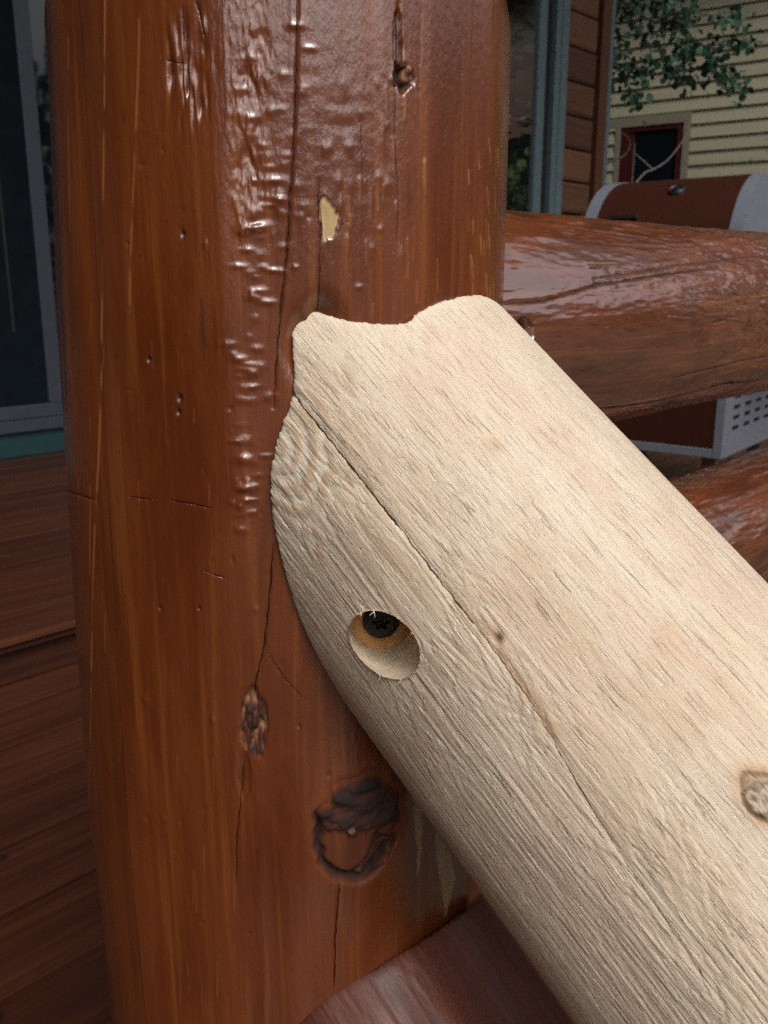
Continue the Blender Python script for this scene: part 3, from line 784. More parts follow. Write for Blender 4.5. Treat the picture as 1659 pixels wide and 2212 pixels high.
    # end face: two more rings running in under the surface
    def ring(sc, ds): return P0 + (s_end + ds)[:, None] * D + (RR * sc) * (np.cos(ph)[:, None] * UPV + np.sin(ph)[:, None] * SDV)
    pos = np.concatenate([ring(0.5, 0.012)[None], ring(0.955, 0.0012)[None], pos], 0)
    ex = lambda q: np.concatenate([q[:1], q[:1], q], 0)
    feat = np.stack([ex(ora), ex(wea), ex(dk), ex(pale)], -1); lc = np.stack([ex(a), ex(S), np.zeros_like(ex(a))], -1)
    keep = np.ones((pos.shape[0] - 1, nc), bool); keep[2:] &= ~f_in
    base = pos[-1].mean(0)
    me = grid_mesh('raw_log', pos - base, feat, lc, keep, True, True, np.concatenate([CK.vec()[:1], CK.vec()[:1], CK.vec()], 0))
    t = thing('log_handrail', base, 'bare unstained pale log handrail sloping down from the post, screw hole near its end', 'handrail')
    link('raw_log', me, t, M_raw)
    # bore wall
    x = np.cross(b, [0, 0, 1]); x /= np.linalg.norm(x); y = np.cross(x, b)
    n = 48; depth = 0.030; rings = []
    oc = P0 - (P0 @ D) * D
    for k in range(n):
        w = (x * math.cos(2 * math.pi * k / n) + y * math.sin(2 * math.pi * k / n)) * RB
        o = ent + w; op = o - (o @ D) * D - oc; bp = b - (b @ D) * D
        A_ = bp @ bp; B_ = 2 * op @ bp; C_ = op @ op - (RR - 0.0006) ** 2
        tt = (-B_ - math.sqrt(max(B_ * B_ - 4 * A_ * C_, 0))) / (2 * A_)
        rings.append((o + (tt - 0.0006) * b, ent + w * 0.985 + b * depth, ent + w * 0.05 + b * (depth + 0.002)))
    bm = bmesh.new()
    R_ = []
    for j in range(12):
        u = j / 11
        R_.append([bm.verts.new(Vector(rings[k][0] * (1 - u) + rings[k][1] * u - base) + Vector(rng.normal(0, 0.00010, 3))) for k in range(n)])
    for p_, q_ in zip(R_[:-1], R_[1:]):
        for k in range(n): bm.faces.new((p_[k], q_[k], q_[(k + 1) % n], p_[(k + 1) % n]))
    bo = bm_obj('screw_bore', bm, M_bore, t, True)
    bm = bmesh.new()
    bm.faces.new([bm.verts.new(Vector(rings[k][1] - b * 0.0003 - base)) for k in range(n)])
    bm_obj('bore_floor', bm, M_floor, bo)
    # screw: flat black washer head with a star socket
    sc_c = ent + b * (depth - 0.0035)
    def disc_pt(r_, an, dz): return Vector(sc_c + (x * math.cos(an) + y * math.sin(an)) * r_ + b * dz - base)
    bm = bmesh.new(); n2 = 72
    def star(an): return 0.0032 * (1 + 0.24 * math.cos(6 * an))
    prof = [lambda an: (0.0079, 0.0035), lambda an: (0.0082, 0.0012), lambda an: (0.0078, 0.0), lambda an: (0.0060, -0.0004), lambda an: (star(an), -0.0005)]
    rg = [[bm.verts.new(disc_pt(*((lambda q: (q[0], 2 * math.pi * k / n2, q[1]))(pf(2 * math.pi * k / n2))))) for k in range(n2)] for pf in prof]
    for p_, q_ in zip(rg[:-1], rg[1:]):
        for k in range(n2): bm.faces.new((p_[k], p_[(k + 1) % n2], q_[(k + 1) % n2], q_[k]))
    head = bm_obj('screw_head', bm, M_screw, t)
    bm = bmesh.new()
    a_ = [bm.verts.new(disc_pt(star(2 * math.pi * k / n2), 2 * math.pi * k / n2, -0.0004)) for k in range(n2)]
    b_ = [bm.verts.new(disc_pt(star(2 * math.pi * k / n2) * 0.9, 2 * math.pi * k / n2, 0.0032)) for k in range(n2)]
    for k in range(n2): bm.faces.new((a_[k], b_[k], b_[(k + 1) % n2], a_[(k + 1) % n2]))
    bm.faces.new(b_)
    bm_obj('star_socket', bm, M_screw, head)
    # torn wood fibres round the hole
    bm = bmesh.new()
    for i in range(18):
        an = rng.uniform(0, 2 * math.pi); k = int(an / (2 * math.pi) * n) % n
        st = rings[k][0] - b * 0.0003
        d = -b * rng.uniform(0.3, 1) + np.array(rng.normal(0, 0.7, 3)); d /= np.linalg.norm(d)
        L = rng.uniform(0.0008, 0.0028); cu = np.array(rng.normal(0, 0.6, 3))
        pts = [st + d * L * u + cu * L * u * u for u in (0, 0.35, 0.7, 1.0)]
        tube_bm([p - base for p in pts], [0.00022, 0.00018, 0.00014, 0.00007], 5, bm)
    tag(bm_obj('wood_fibres', bm, M_fibre, t), kind='stuff')
build_handrail()

def log_rail(name, P, Dv, u, s, R0, R1, L, ncol, nrow, mat, seed, phc, span, endfun, label, cat, feats=None, fine=0.6, r_start=0.0):
    """general stained log running from the post along Dv"""
    ph = np.radians(np.concatenate([np.linspace(phc - span, phc + span, ncol, endpoint=False), np.linspace(phc + span, phc + 360 - span, 40, endpoint=False)]))
    s_end = endfun(ph)
    v = np.concatenate([np.linspace(0, fine, nrow, endpoint=False), np.linspace(fine, L, 60)])
    S = s_end[None] + v[:, None]; V = np.broadcast_to(v[:, None], S.shape)
    Rm = R0 + (R1 - R0) * np.clip(V / fine, 0, 1.3)
    dg = np.degrees(ph); a = np.broadcast_to((dg - phc) * math.pi / 180 * R0, S.shape).copy()
    PHI = np.broadcast_to(ph, S.shape)
    lim = sstep(0.95, 0.75, np.abs(a) / (math.pi * R0))
    disp = (noise2(a / 0.06, S / 0.35, seed) * 0.003 + noise2(a / 0.025, S / 0.12, seed + 1) * 0.0012) * lim
    disp += fbm(a / 0.004, S / 0.03, 3, seed + 2) * 0.00035 + fbm(a / 0.0036, S / 0.016, 3, seed + 3) * 0.00022
    f = [np.zeros_like(a) for _ in range(4)]
    CK = Cracks(a, S)
    if feats: disp, f = feats(a, S, V, disp, f, CK)
    rr = Rm + disp
    pos = P + S[..., None] * Dv + rr[..., None] * (np.cos(PHI)[..., None] * u + np.sin(PHI)[..., None] * s)
    base = P + Dv * (S.mean()) - np.array([0, 0, R0])
    me = grid_mesh(name, pos - base, np.stack(f, -1), np.stack([a, S, 0 * a], -1), None, True, True, CK.vec())
    o = link(name, me, None, mat); o.location = base
    return tag(o, label, cat)

# lower stair rail, same slope, stained
PL = P0 - np.array([0.011, 0, 0.343])
def f_low(a, S, V, disp, f, CK):
    for k in range(60):
        c0 = rng.uniform(-0.13, 0.13); s0 = -0.1 + rng.uniform(0, 0.4); L = rng.uniform(0.02, 0.09)
        d = seg_dist(a, S, [(c0, s0), (c0 + rng.normal(0, 0.002), s0 + L)], 0.006)
        CK.add([(c0, s0), (c0 + 0.001, s0 + L * 0.5), (c0 + rng.normal(0, 0.002), s0 + L)], 0.0003, 0.6)
    disp = disp - 0.002 * np.exp(-V / 0.003)
    f[3] = np.maximum(f[3], 0.30 * sstep(-0.2, 0.5, fbm(a / 0.02, S / 0.05, 3, 15)))
    disp = disp + fbm(a / 0.004, S / 0.05, 3, 16) * 0.00025
    return disp, f
log_rail('stair_rail', PL, D, UPV, SDV, RR, RR, 1.25, 330, 300, M_low, 120, 315, 100,
         lambda ph: cope(PL, RR, ph, gap=0.002) + 0.006 * np.exp(-((np.degrees(ph) - 298) / 10) ** 2) + noise2(np.degrees(ph) * 2, ph * 0, 3) * 0.0006,
         'dark brown stained log rail sloping under the bare pale handrail', 'rail', f_low, 0.40)

# level deck rails
XD = np.array([1.0, 0, 0.005]); XD /= np.linalg.norm(XD)
XU = np.array([0, 0, 1.0]); XU = XU - (XU @ XD) * XD; XU /= np.linalg.norm(XU)
XS = np.cross(XD, XU)                                      # points to -Y (towards the stairs)
PT = np.array([PX, PY, -0.031]); PB = np.array([PX, PY, -0.280])
def hr_uv(px, py, P=PT, R=0.084):
    v = ray(px, py); vp = v - (v @ XD) * XD; pp = P - (P @ XD) * XD
    A = vp @ vp; B = -2 * vp @ pp; C = pp @ pp - R * R
    t = (-B - math.sqrt(max(B * B - 4 * A * C, 0))) / (2 * A); q = v * t - P
    return (math.radians(((math.degrees(math.atan2(q @ XS, q @ XU)) - 80) + 180) % 360 - 180) * R, q @ XD)
def f_top(a, S, V, disp, f, CK):
    def crack(pts, w, d, dk):
        nonlocal disp
        P_ = [hr_uv(*p) for p in pts]; CK.add(P_, w * 0.6, min(1, dk * 1.2)); disp = disp - 0.22 * d * np.exp(-(seg_dist(a, S, P_, 0.015) / 0.0016) ** 2)
    # wrinkled varnish, raised ridge along the top
    m = np.exp(-((a - hr_uv(1350, 600)[0]) / 0.030) ** 2)
    disp = disp + m * (fbm(a / 0.0028, S / 0.016, 3, 132) * 0.00030)
    w = fbm(a / 0.006, S / 0.030, 3, 133)
    top = sstep(hr_uv(1350, 640)[0], hr_uv(1350, 520)[0], a)
    disp = disp + w * 0.0010 * top
    far = sstep(0.62, 0.85, S + PX)
    disp = disp + fbm(a / 0.006, S / 0.018, 3, 134) * 0.0009 * far
    crack([(1090, 655), (1180, 650), (1240, 632), (1300, 612), (1370, 602), (1450, 590), (1560, 575)], 0.0012, 0.0035, 0.65)
    crack([(1290, 600), (1380, 585), (1470, 570), (1560, 560), (1659, 548)], 0.0011, 0.0025, 0.5)
    crack([(1270, 882), (1350, 872), (1430, 860), (1500, 838), (1560, 822), (1659, 810)], 0.0011, 0.004, 0.85)
    crack([(1440, 815), (1520, 795), (1600, 775), (1659, 765)], 0.0010, 0.002, 0.6)
    for k in range(70):
        c0 = rng.uniform(-0.14, 0.10); s0 = rng.uniform(0.1, 0.75); L = rng.uniform(0.01, 0.05)
        d = seg_dist(a, S, [(c0, s0), (c0 + rng.normal(0, 0.003), s0 + L)], 0.006)
        q = np.exp(-(d / 0.0010) ** 2); disp = disp + rng.choice([-1, 1]) * 0.0007 * q; f[1] = np.maximum(f[1], 0.3 * q)
    c = hr_uv(1142, 722); q = sstep(1.0, 0.75, np.hypot((a - c[0]) / 0.0105, (S - c[1]) / 0.0105))
    disp = disp - 0.022 * q; f[1] = np.maximum(f[1], 0.5 * q); f[3] = np.maximum(f[3], sstep(0.0, 0.4, q))
    f[1] = np.maximum(f[1], 0.28 * sstep(0.1, 0.6, fbm(a / 0.02, S / 0.05, 4, 135)))
    return disp, f
log_rail('deck_rail', PT, XD, XU, XS, 0.083, 0.0865, 2.6, 360, 560, M_rail, 140, 80, 105,
         lambda ph: np.sqrt(np.maximum(PR ** 2 - (0.083 * np.sin(ph)) ** 2, 0)) - 0.004,
         'level top deck rail, glossy dark brown log running right from the post', 'rail', f_top, 0.80)
def f_bot(a, S, V, disp, f, CK):
    disp = disp + fbm(a / 0.008, S / 0.06, 3, 151) * 0.0015
    f[1] = np.maximum(f[1], 0.35 * sstep(0.0, 0.5, fbm(a / 0.01, S / 0.06, 4, 152)))
    return disp, f
log_rail('deck_rail', PB, XD, XU, XS, 0.080, 0.082, 2.6, 260, 380, M_rail, 160, 60, 105,
         lambda ph: np.sqrt(np.maximum(PR ** 2 - (0.080 * np.sin(ph)) ** 2, 0)) - 0.004,
         'lower level deck rail, brown log beneath the glossy top rail', 'rail', f_bot, 0.80)

# ================================================================ HOUSE
WY = 3.83
def house():
    h = thing('log_house', (3.0, WY, GROUND), 'cedar sided house with teal trimmed glass doors behind the deck', 'house')
    off = Vector(h.location)
    def part(name, ext, mat, bev=0.003, parent=h): return box(name, ext, mat, parent, bev, off)
    part('wall_core', (-4.0, 6.36, WY + 0.06, WY + 4.6, GROUND, 4.26), M_gap, 0)
    sections = [(-4.0, 0.70), (3.22, 4.20), (5.935, 6.318)]
    zs = [0.539 + 0.2275 * k for k in range(-6, 16)]
    cache = {}
    for (x0, x1) in sections:
        for z0 in zs:
            L = round(x1 - x0, 3)
            if L not in cache:
                bm = bmesh.new()
                pr = [(0.0, 0.004), (-0.014, 0.012), (-0.020, 0.030), (-0.024, 0.205), (-0.020, 0.2185), (-0.004, 0.2225), (0.05, 0.2225), (0.05, 0.004)]
                A_ = [bm.verts.new((-L / 2, y, z)) for y, z in pr]; B_ = [bm.verts.new((L / 2, y, z)) for y, z in pr]
                bm.faces.new(A_); bm.faces.new(B_[::-1])
                for i in range(len(pr)): bm.faces.new((A_[i], B_[i], B_[(i + 1) % len(pr)], A_[(i + 1) % len(pr)]))
                bmesh.ops.recalc_face_normals(bm, faces=bm.faces)
                m = bpy.data.meshes.new('siding_board'); bm.to_mesh(m); bm.free(); m.materials.append(M_cedar); cache[L] = m
            o = bpy.data.objects.new('siding_board', cache[L]); COL.objects.link(o); o.parent = h
            o.location = Vector(((x0 + x1) / 2, WY, z0)) - off
    part('corner_board', (6.372, 6.494, WY - 0.035, WY + 0.05, -1.0, 4.2), M_corner)
    part('corner_trim', (6.497, 6.552, WY - 0.030, WY + 0.12, -1.0, 4.2), M_teal)
    part('base_trim', (0.70, 3.22, WY - 0.020, WY + 0.05, UPPER + 0.002, -0.614), M_green)
    # sliding door
    d = part('sliding_door', (0.72, 0.80, WY - 0.03, WY + 0.055, -0.612, 1.60), M_teal)
    P = lambda n, e, m, b=0.003: part(n, e, m, b, d)
    P('jamb', (3.12, 3.20, WY - 0.03, WY + 0.055, -0.612, 1.60), M_teal)
    P('head_rail', (0.803, 3.117, WY - 0.03, WY + 0.055, 1.52, 1.60), M_teal)
    P('track', (0.803, 3.117, WY - 0.045, WY + 0.055, -0.612, -0.560), M_slate)
    P('bottom_rail', (0.85, 1.915, WY - 0.034, WY - 0.004, -0.557, -0.499), M_slate)
    P('stile', (1.846, 1.912, WY - 0.037, WY - 0.002, -0.498, 1.515), M_slate)
    P('stile', (0.85, 0.915, WY - 0.037, WY - 0.002, -0.498, 1.515), M_slate)
    P('screen_panel', (0.916, 1.845, WY - 0.022, WY - 0.018, -0.498, 1.515), M_screen, 0)
    P('inner_stile', (1.716, 1.728, WY - 0.0235, WY - 0.0225, -0.185, 1.40), M_gap, 0)
    P('pane', (1.75, 3.115, WY + 0.028, WY + 0.036, -0.555, 1.515), M_glassd, 0)
    # window with wide teal casing
    w = part('window', (4.22, 4.385, WY - 0.030, WY + 0.055, -0.60, 2.46), M_teal)
    Q = lambda n, e, m, b=0.003: part(n, e, m, b, w)
    Q('casing', (5.768, 5.930, WY - 0.030, WY + 0.055, -0.60, 2.46), M_teal)
    Q('casing_bead', (5.835, 5.862, WY - 0.037, WY - 0.0305, -0.60, 2.46), M_teal)
    Q('gap_strip', (5.700, 5.766, WY + 0.012, WY + 0.055, -0.60, 2.46), M_gap, 0)  # black strip painting in the dark of the gap beside the casing
    Q('sash', (5.607, 5.698, WY + 0.000, WY + 0.05, -0.56, 2.42), M_teal)
    Q('sash', (4.39, 4.47, WY + 0.000, WY + 0.05, -0.56, 2.42), M_teal)
    Q('head_casing', (4.388, 5.765, WY - 0.030, WY + 0.055, 2.425, 2.46), M_teal)
    Q('sill', (4.388, 5.765, WY - 0.050, WY + 0.055, -0.66, -0.605), M_teal)
    Q('pane', (4.473, 5.604, WY + 0.022, WY + 0.030, -0.598, 2.42), M_glassw, 0)
    # unseen deep roof, added over the deck to cut sky light
    roof = part('roof', (-4.6, 7.2, 0.30, WY + 5.2, 4.30, 4.42), M_shingle, 0.01)
    part('shade_soffit', (-4.6, 7.2, 0.32, WY - 0.05, 4.265, 4.297), M_soffit, 0.004, roof)
    part('shade_fascia', (-4.6, 7.2, 0.26, 0.298, 4.20, 4.44), M_teal, 0.004, roof)
house()

# ================================================================ NEIGHBOURING HOUSE
NA = math.radians(101.4)
ND = np.array([math.cos(NA), math.sin(NA), 0]); NN = np.array([math.sin(NA), -math.cos(NA), 0])   # along wall, away from us
NP = np.array([9.177, 5.126, 0.0])
def neighbour():
    h = thing('neighbour_house', (NP[0], NP[1], GROUND), 'tan lap sided neighbouring house with small dark red window', 'house')
    h.rotation_euler.z = NA                                # local +x along the wall, local -y away from us
    zo = -GROUND
    def part(name, s0, s1, d0, d1, z0, z1, mat, bev=0.003, parent=h):   # d: out of the wall towards us
        return box(name, (s0, s1, d0, d1, z0 + zo, z1 + zo), mat, parent, bev)
    part('wall_core', -9.0, 4.0, -5.0, -0.03, GROUND, 3.45, M_tantrim, 0)
    cache = {}
    def lap(s0, s1, z0):
        L = round(s1 - s0, 3)
        if L not in cache:
            bm = bmesh.new()
            pr = [(-0.028, 0.0), (0.019, 0.0), (0.019, 0.005), (-0.006, 0.150), (-0.028, 0.150)]
            A_ = [bm.verts.new((-L / 2, y, z)) for y, z in pr]; B_ = [bm.verts.new((L / 2, y, z)) for y, z in pr]
            bm.faces.new(A_); bm.faces.new(B_[::-1])
            for i in range(5): bm.faces.new((A_[i], B_[i], B_[(i + 1) % 5], A_[(i + 1) % 5]))
            bmesh.ops.recalc_face_normals(bm, faces=bm.faces)
            m = bpy.data.meshes.new('siding_board'); bm.to_mesh(m); bm.free(); m.materials.append(M_tan); cache[L] = m
        o = bpy.data.objects.new('siding_board', cache[L]); COL.objects.link(o); o.parent = h; o.location = ((s0 + s1) / 2, random.uniform(-0.001, 0.001), z0 + zo)
    z = 1.229 - 0.1328 * 16
    while z < 3.38:
        if 0.72 < z < 1.70:
            lap(-9.0, -0.688, z); lap(0.105, 4.0, z)
        else:
            lap(-9.0, 4.0, z)
        z += 0.1328
    w = part('window', -0.612, 0.045, -0.026, 0.006, 1.606, 1.650, M_red)
    W = lambda n, *e, m=M_red, b=0.003: part(n, *e, m, b, w)
    W('jamb', -0.612, -0.552, -0.026, 0.006, 0.88, 1.6045)
    W('jamb', -0.040, 0.045, -0.026, 0.006, 0.88, 1.6045)
    W('sash', -0.100, -0.043, -0.026, -0.006, 0.90, 1.603)
    W('sash_bead', -0.108, -0.1015, -0.026, -0.010, 0.90, 1.50, m=M_tantrim)
    W('sill', -0.612, 0.045, -0.026, 0.02, 0.84, 0.878)
    W('pane', -0.551, -0.1005, -0.026, -0.020, 0.90, 1.60, m=M_glassd, b=0)
    part('casing', -0.686, -0.614, -0.03, 0.018, 0.72, 1.652, M_tantrim)
    part('casing', 0.047, 0.103, -0.03, 0.018, 0.72, 1.652, M_tantrim)
    part('head_casing', -0.686, 0.20, -0.03, 0.018, 1.654, 1.752, M_tantrim)
    part('roof', -9.5, 4.5, -5.5, 0.55, 3.46, 3.62, M_shingle, 0.01)
    # balcony further along the wall
    b = part('balcony', -7.2, -3.4, 0.03, 0.95, 1.72, 1.86, M_corner)
    for k in range(4): part('balcony_board', -7.2, -3.4, 0.93, 0.955, 1.90 + 0.155 * k, 2.045 + 0.155 * k, M_cedar, 0.003, b)
    for k in range(3): part('balcony_post', -7.15 + 1.83 * k, -7.06 + 1.83 * k, 0.86, 0.925, GROUND, 1.715, M_corner, 0.003, b)
neighbour()

# ================================================================ GRILL
def grill():
    gy0, gy1, gx0, gx1 = 1.335, 1.965, 3.25, 3.95
    t = thing('barbecue_grill', (gx0, gy0, DECK), 'brown and silver barbecue grill with domed lid standing on the deck', 'grill')
    off = Vector(t.location)
    part = lambda n, e, m, b=0.004, p=t: box(n, e, m, p, b, off)
    prof = [(3.262, 0.060), (3.256, 0.150), (3.266, 0.230), (3.292, 0.300), (3.335, 0.360), (3.392, 0.408), (3.465, 0.442), (3.55, 0.458), (3.64, 0.458), (3.76, 0.436), (3.88, 0.385), (3.94, 0.30), (3.95, 0.060)]
    prof = [(x, z - 0.038 * min(1, max(0, (z - 0.1) / 0.2))) for x, z in prof]
    prof = [tuple(p) for p in smooth_path(prof, 4)]
    def shell(name, y0, y1, grow, mat, parent):
        bm = bmesh.new(); cx_, cz_ = 3.53, 0.20
        pr = [(cx_ + (x - cx_) * grow, cz_ + (z - cz_) * grow) for x, z in prof]
        A_ = [bm.verts.new((x - off[0], y0 - off[1], z - off[2])) for x, z in pr]; B_ = [bm.verts.new((x - off[0], y1 - off[1], z - off[2])) for x, z in pr]
        n = len(pr)
        bm.faces.new(A_); bm.faces.new(B_[::-1])
        for i in range(n): bm.faces.new((A_[i], B_[i], B_[(i + 1) % n], A_[(i + 1) % n]))
        bmesh.ops.bevel(bm, geom=[e for e in bm.edges if abs(e.verts[0].co.y - e.verts[1].co.y) < 1e-6], offset=0.004, segments=2, affect='EDGES')
        o = bm_obj(name, bm, mat, parent, True)
        o.data.set_sharp_from_angle(angle=0.7)
        return o
    lid = shell('lid', gy0 + 0.052, gy1 - 0.052, 0.985, M_lid, t)
    shell('end_cap', gy1 - 0.050, gy1, 1.0, M_silver, lid)
    shell('end_cap', gy0, gy0 + 0.050, 1.0, M_silver, lid)
    # thermometer dial on the lid
    c = Vector((3.378, 1.630, 0.357)); nrm = Vector((-0.55, 0, 0.83)).normalized(); ux = Vector((0, 1, 0)); uz = nrm.cross(ux)
    def dial(name, rings, mat, parent):
        bm = bmesh.new(); rr = [[bm.verts.new(c - off + nrm * h + (ux * math.cos(k * math.pi / 16) + uz * math.sin(k * math.pi / 16)) * r) for k in range(32)] for r, h in rings]
        for p_, q_ in zip(rr[:-1], rr[1:]):
            for k in range(32): bm.faces.new((p_[k], p_[(k + 1) % 32], q_[(k + 1) % 32], q_[k]))
        bm.faces.new(rr[-1]); return bm_obj(name, bm, mat, parent, True)
    bez = dial('thermometer', [(0.030, -0.02), (0.030, 0.006), (0.028, 0.009), (0.0265, 0.009), (0.026, 0.004)], M_dial, lid)
    dial('dial_face', [(0.0258, 0.0042), (0.0258, 0.0055)], M_black, bez)
    badge = bm_obj('badge', box_bm(-0.0055, 0.0055, -0.060, 0.060, -0.008, 0.008, 0.002), M_black, lid)
    badge.location = Vector((3.284, 1.80, 0.262)) - off; badge.rotation_euler.y = 0.42
    # handle on the lid, control panel, side shelf
    hb = bm_obj('lid_handle', tube_bm([Vector((3.195, y, 0.120)) - off for y in (gy0 + 0.10, gy1 - 0.10)], [0.014, 0.014], 14), M_chrome, lid, True)
    for y in (gy0 + 0.13, gy1 - 0.13): part('handle_bracket', (3.195, 3.262, y - 0.012, y + 0.012, 0.105, 0.135), M_steel, 0.003, hb)
    part('firebox', (gx0 + 0.015, gx1, gy0 + 0.01, gy1 - 0.01, -0.10, 0.056), M_steel, 0.006)
    part('control_panel', (gx0 - 0.03, gx0 + 0.010, gy0 + 0.005, gy1 - 0.005, -0.12, 0.040), M_steel, 0.008)
    for k in range(4):
        y = gy0 + 0.12 + k * 0.16
        bm_obj('control_knob', tube_bm([Vector((gx0 - 0.031, y, -0.04)) - off, Vector((gx0 - 0.062, y, -0.04)) - off], [0.026, 0.021], 20), M_black, t, False)
    part('side_shelf', (gx0 + 0.02, gx1 - 0.02, gy0 - 0.40, gy0 - 0.012, -0.005, 0.03), M_steel, 0.006)
    # cabinet: brown door in a silver frame, vented silver side
    part('cabinet', (gx0 + 0.012, gx1 - 0.01, gy0 + 0.006, gy1, -0.62, -0.125), M_black, 0.002)
    part('cabinet_door', (gx0 - 0.004, gx0 + 0.010, gy0 + 0.032, gy1 - 0.03, -0.588, -0.150), M_lid, 0.003)
    part('frame_stile', (gx0 - 0.008, gx0 + 0.0115, gy0 - 0.006, gy0 + 0.030, -0.625, -0.128), M_silver, 0.003)
    part('frame_stile', (gx0 - 0.008, gx0 + 0.0115, gy1 - 0.028, gy1, -0.625, -0.128), M_silver, 0.003)
    part('frame_rail', (gx0 - 0.008, gx0 + 0.0115, gy0 + 0.031, gy1 - 0.029, -0.625, -0.590), M_silver, 0.003)
    sp = part('side_panel', (gx0 + 0.013, gx1, gy0 - 0.004, gy0 + 0.005, -0.625, -0.128), M_silver, 0.002)
    for c_ in range(5):
        for k in range(4):
            x = 3.345 + c_ * 0.135; zz = -0.525 + k * 0.040
            part('vent_slot', (x, x + 0.066, gy0 - 0.0065, gy0 - 0.0042, zz, zz + 0.014), M_black, 0.0008, sp)
    for x in (gx0 + 0.06, gx1 - 0.06):
        for y in (gy0 + 0.06, gy1 - 0.06):
            wh = bm_obj('caster', tube_bm([Vector((x, y - 0.016, DECK + 0.047)) - off, Vector((x, y + 0.016, DECK + 0.047)) - off], [0.045, 0.045], 20), M_black, t)
            part('caster_fork', (x - 0.014, x + 0.014, y - 0.026, y + 0.026, DECK + 0.095, -0.622), M_steel, 0.003, wh)
    t.rotation_euler.z = math.radians(5)
grill()

# ================================================================ ASPEN AND DRY TWIGS
Z1 = lambda x, y: ((1550 + x / 1.8474) * 0.6777, y / 1.8474 * 0.6777)
def aspen():
    base = at(1215, 700, 8.2); base[2] = GROUND
    t = thing('aspen_tree', base, 'leafy green aspen with a branch hanging in front of the tan siding', 'tree')
    tr = bm_obj('trunk', tube_bm([Vector((0, 0, -0.05)), Vector((0.04, 0.05, 1.8)), Vector((0.0, 0.0, 3.4)), Vector((-0.05, 0.1, 5.2)), Vector((0, 0.15, 7.0))], [0.11, 0.09, 0.075, 0.05, 0.02], 12), M_trunk, t, True)
    dep = 7.35
    def pth(pts, d=dep):
        return [at(*Z1(x, y), d + 0.12 * math.sin(x * 0.013 + y * 0.02)) - base for x, y in pts]
    st = np.array([0.0, 0.0, 3.4])
    limbs = [
        ([(560, -60), (720, -30), (830, 20), (990, 130), (1130, 120), (1220, 230), (1310, 290), (1350, 370), (1440, 440), (1500, 530)], 0.014, 90),
        ([(990, 130), (1060, 90), (1180, 60), (1300, 90), (1420, 70), (1480, 90)], 0.008, 46),
        ([(620, 60), (740, 285), (830, 330), (900, 400), (980, 430)], 0.009, 46),
        ([(1130, 120), (1180, 200), (1150, 260), (1190, 380), (1200, 500)], 0.006, 34),
        ([(1310, 290), (1400, 240), (1500, 220), (1560, 230)], 0.006, 30),
        ([(740, 285), (790, 420), (860, 540), (900, 610)], 0.006, 20),
        ([(720, -30), (900, -20), (1050, 10), (1200, -10)], 0.008, 50),
        ([(640, 300), (700, 450), (740, 600)], 0.006, 12),
        ([(830, 20), (860, 120), (900, 200), (1000, 290), (1090, 380), (1110, 430)], 0.007, 44)]
    bm = bmesh.new()
    for k in range(1):                                     # one leaf blade, slightly folded
        N = 12; rim = []
        for i in range(N):
            an = 2 * math.pi * i / N; r = 1.0 + 0.13 * math.cos(an) ** 3
            rim.append(bm.verts.new((0.5 + 0.52 * r * math.cos(an), 0.50 * r * math.sin(an), 0.13 * abs(math.sin(an)) - 0.05 * math.cos(an) ** 2)))
        m0 = bm.verts.new((0.0, 0, 0)); c0 = bm.verts.new((0.5, 0, 0.0))
        for i in range(N): bm.faces.new((c0, rim[i], rim[(i + 1) % N]))
        bmesh.ops.delete(bm, geom=[m0], context='VERTS')
    lm = bpy.data.meshes.new('leaf'); bm.to_mesh(lm); bm.free(); lm.materials.append(M_leaf)
    lm.polygons.foreach_set('use_smooth', np.ones(len(lm.polygons), bool))
    r_ = np.random.default_rng(11); back = bmesh.new()
    for i, (pts, rad, nl) in enumerate(limbs):
        pp = pth(pts, dep + (0.0, 0.06, -0.1, 0.1, -0.05, 0.0, 0.15, -0.1, 0.08)[i]); sm = smooth_path(pp, 4)
        path = ([st] + sm) if i == 0 else sm
        n = len(path)
        br = bm_obj('branch', tube_bm([Vector(p) for p in path], [rad * (1 - 0.8 * k / (n - 1)) + 0.0012 for k in range(n)], 6), M_bark, t, True)
        for j in range(int(nl * 0.77)):
            f = r_.random() ** 0.8 * (len(sm) - 1.001); k = int(f)
            p = sm[k] + (sm[k + 1] - sm[k]) * (f - k) + r_.normal(0, 1, 3) * np.array([0.055, 0.055, 0.05]) + np.array([0, 0, -0.03])
            o = bpy.data.objects.new('leaf', lm); COL.objects.link(o); o.parent = br
            o.location = p; s = r_.uniform(0.042, 0.072); o.scale = (s, s, s)
            o.rotation_euler = (r_.normal(0, 0.6), r_.uniform(0.3, 1.7), r_.uniform(0, 2 * math.pi))
        for j in range(int(nl * 1.1)):                    # the many leaves behind, joined
            f = r_.random() ** 0.8 * (len(sm) - 1.001); k = int(f)
            p = sm[k] + (sm[k + 1] - sm[k]) * (f - k) + r_.normal(0, 1, 3) * np.array([0.075, 0.075, 0.06]) + np.array([0.05, 0.02, 0.0])
            mx = Matrix.LocRotScale(Vector(p), __import__('mathutils').Euler((r_.normal(0, 0.6), r_.uniform(0.3, 1.7), r_.uniform(0, 6.28))), Vector((1, 1, 1)) * r_.uniform(0.04, 0.066))
            o_ = len(back.verts); back.from_mesh(lm); back.verts.ensure_lookup_table()
            bmesh.ops.transform(back, matrix=mx, verts=back.verts[o_:])
    tag(bm_obj('leaf_mass', back, M_leaf, t, True), kind='stuff')
    # crown above the frame, one mass
    bm = bmesh.new()
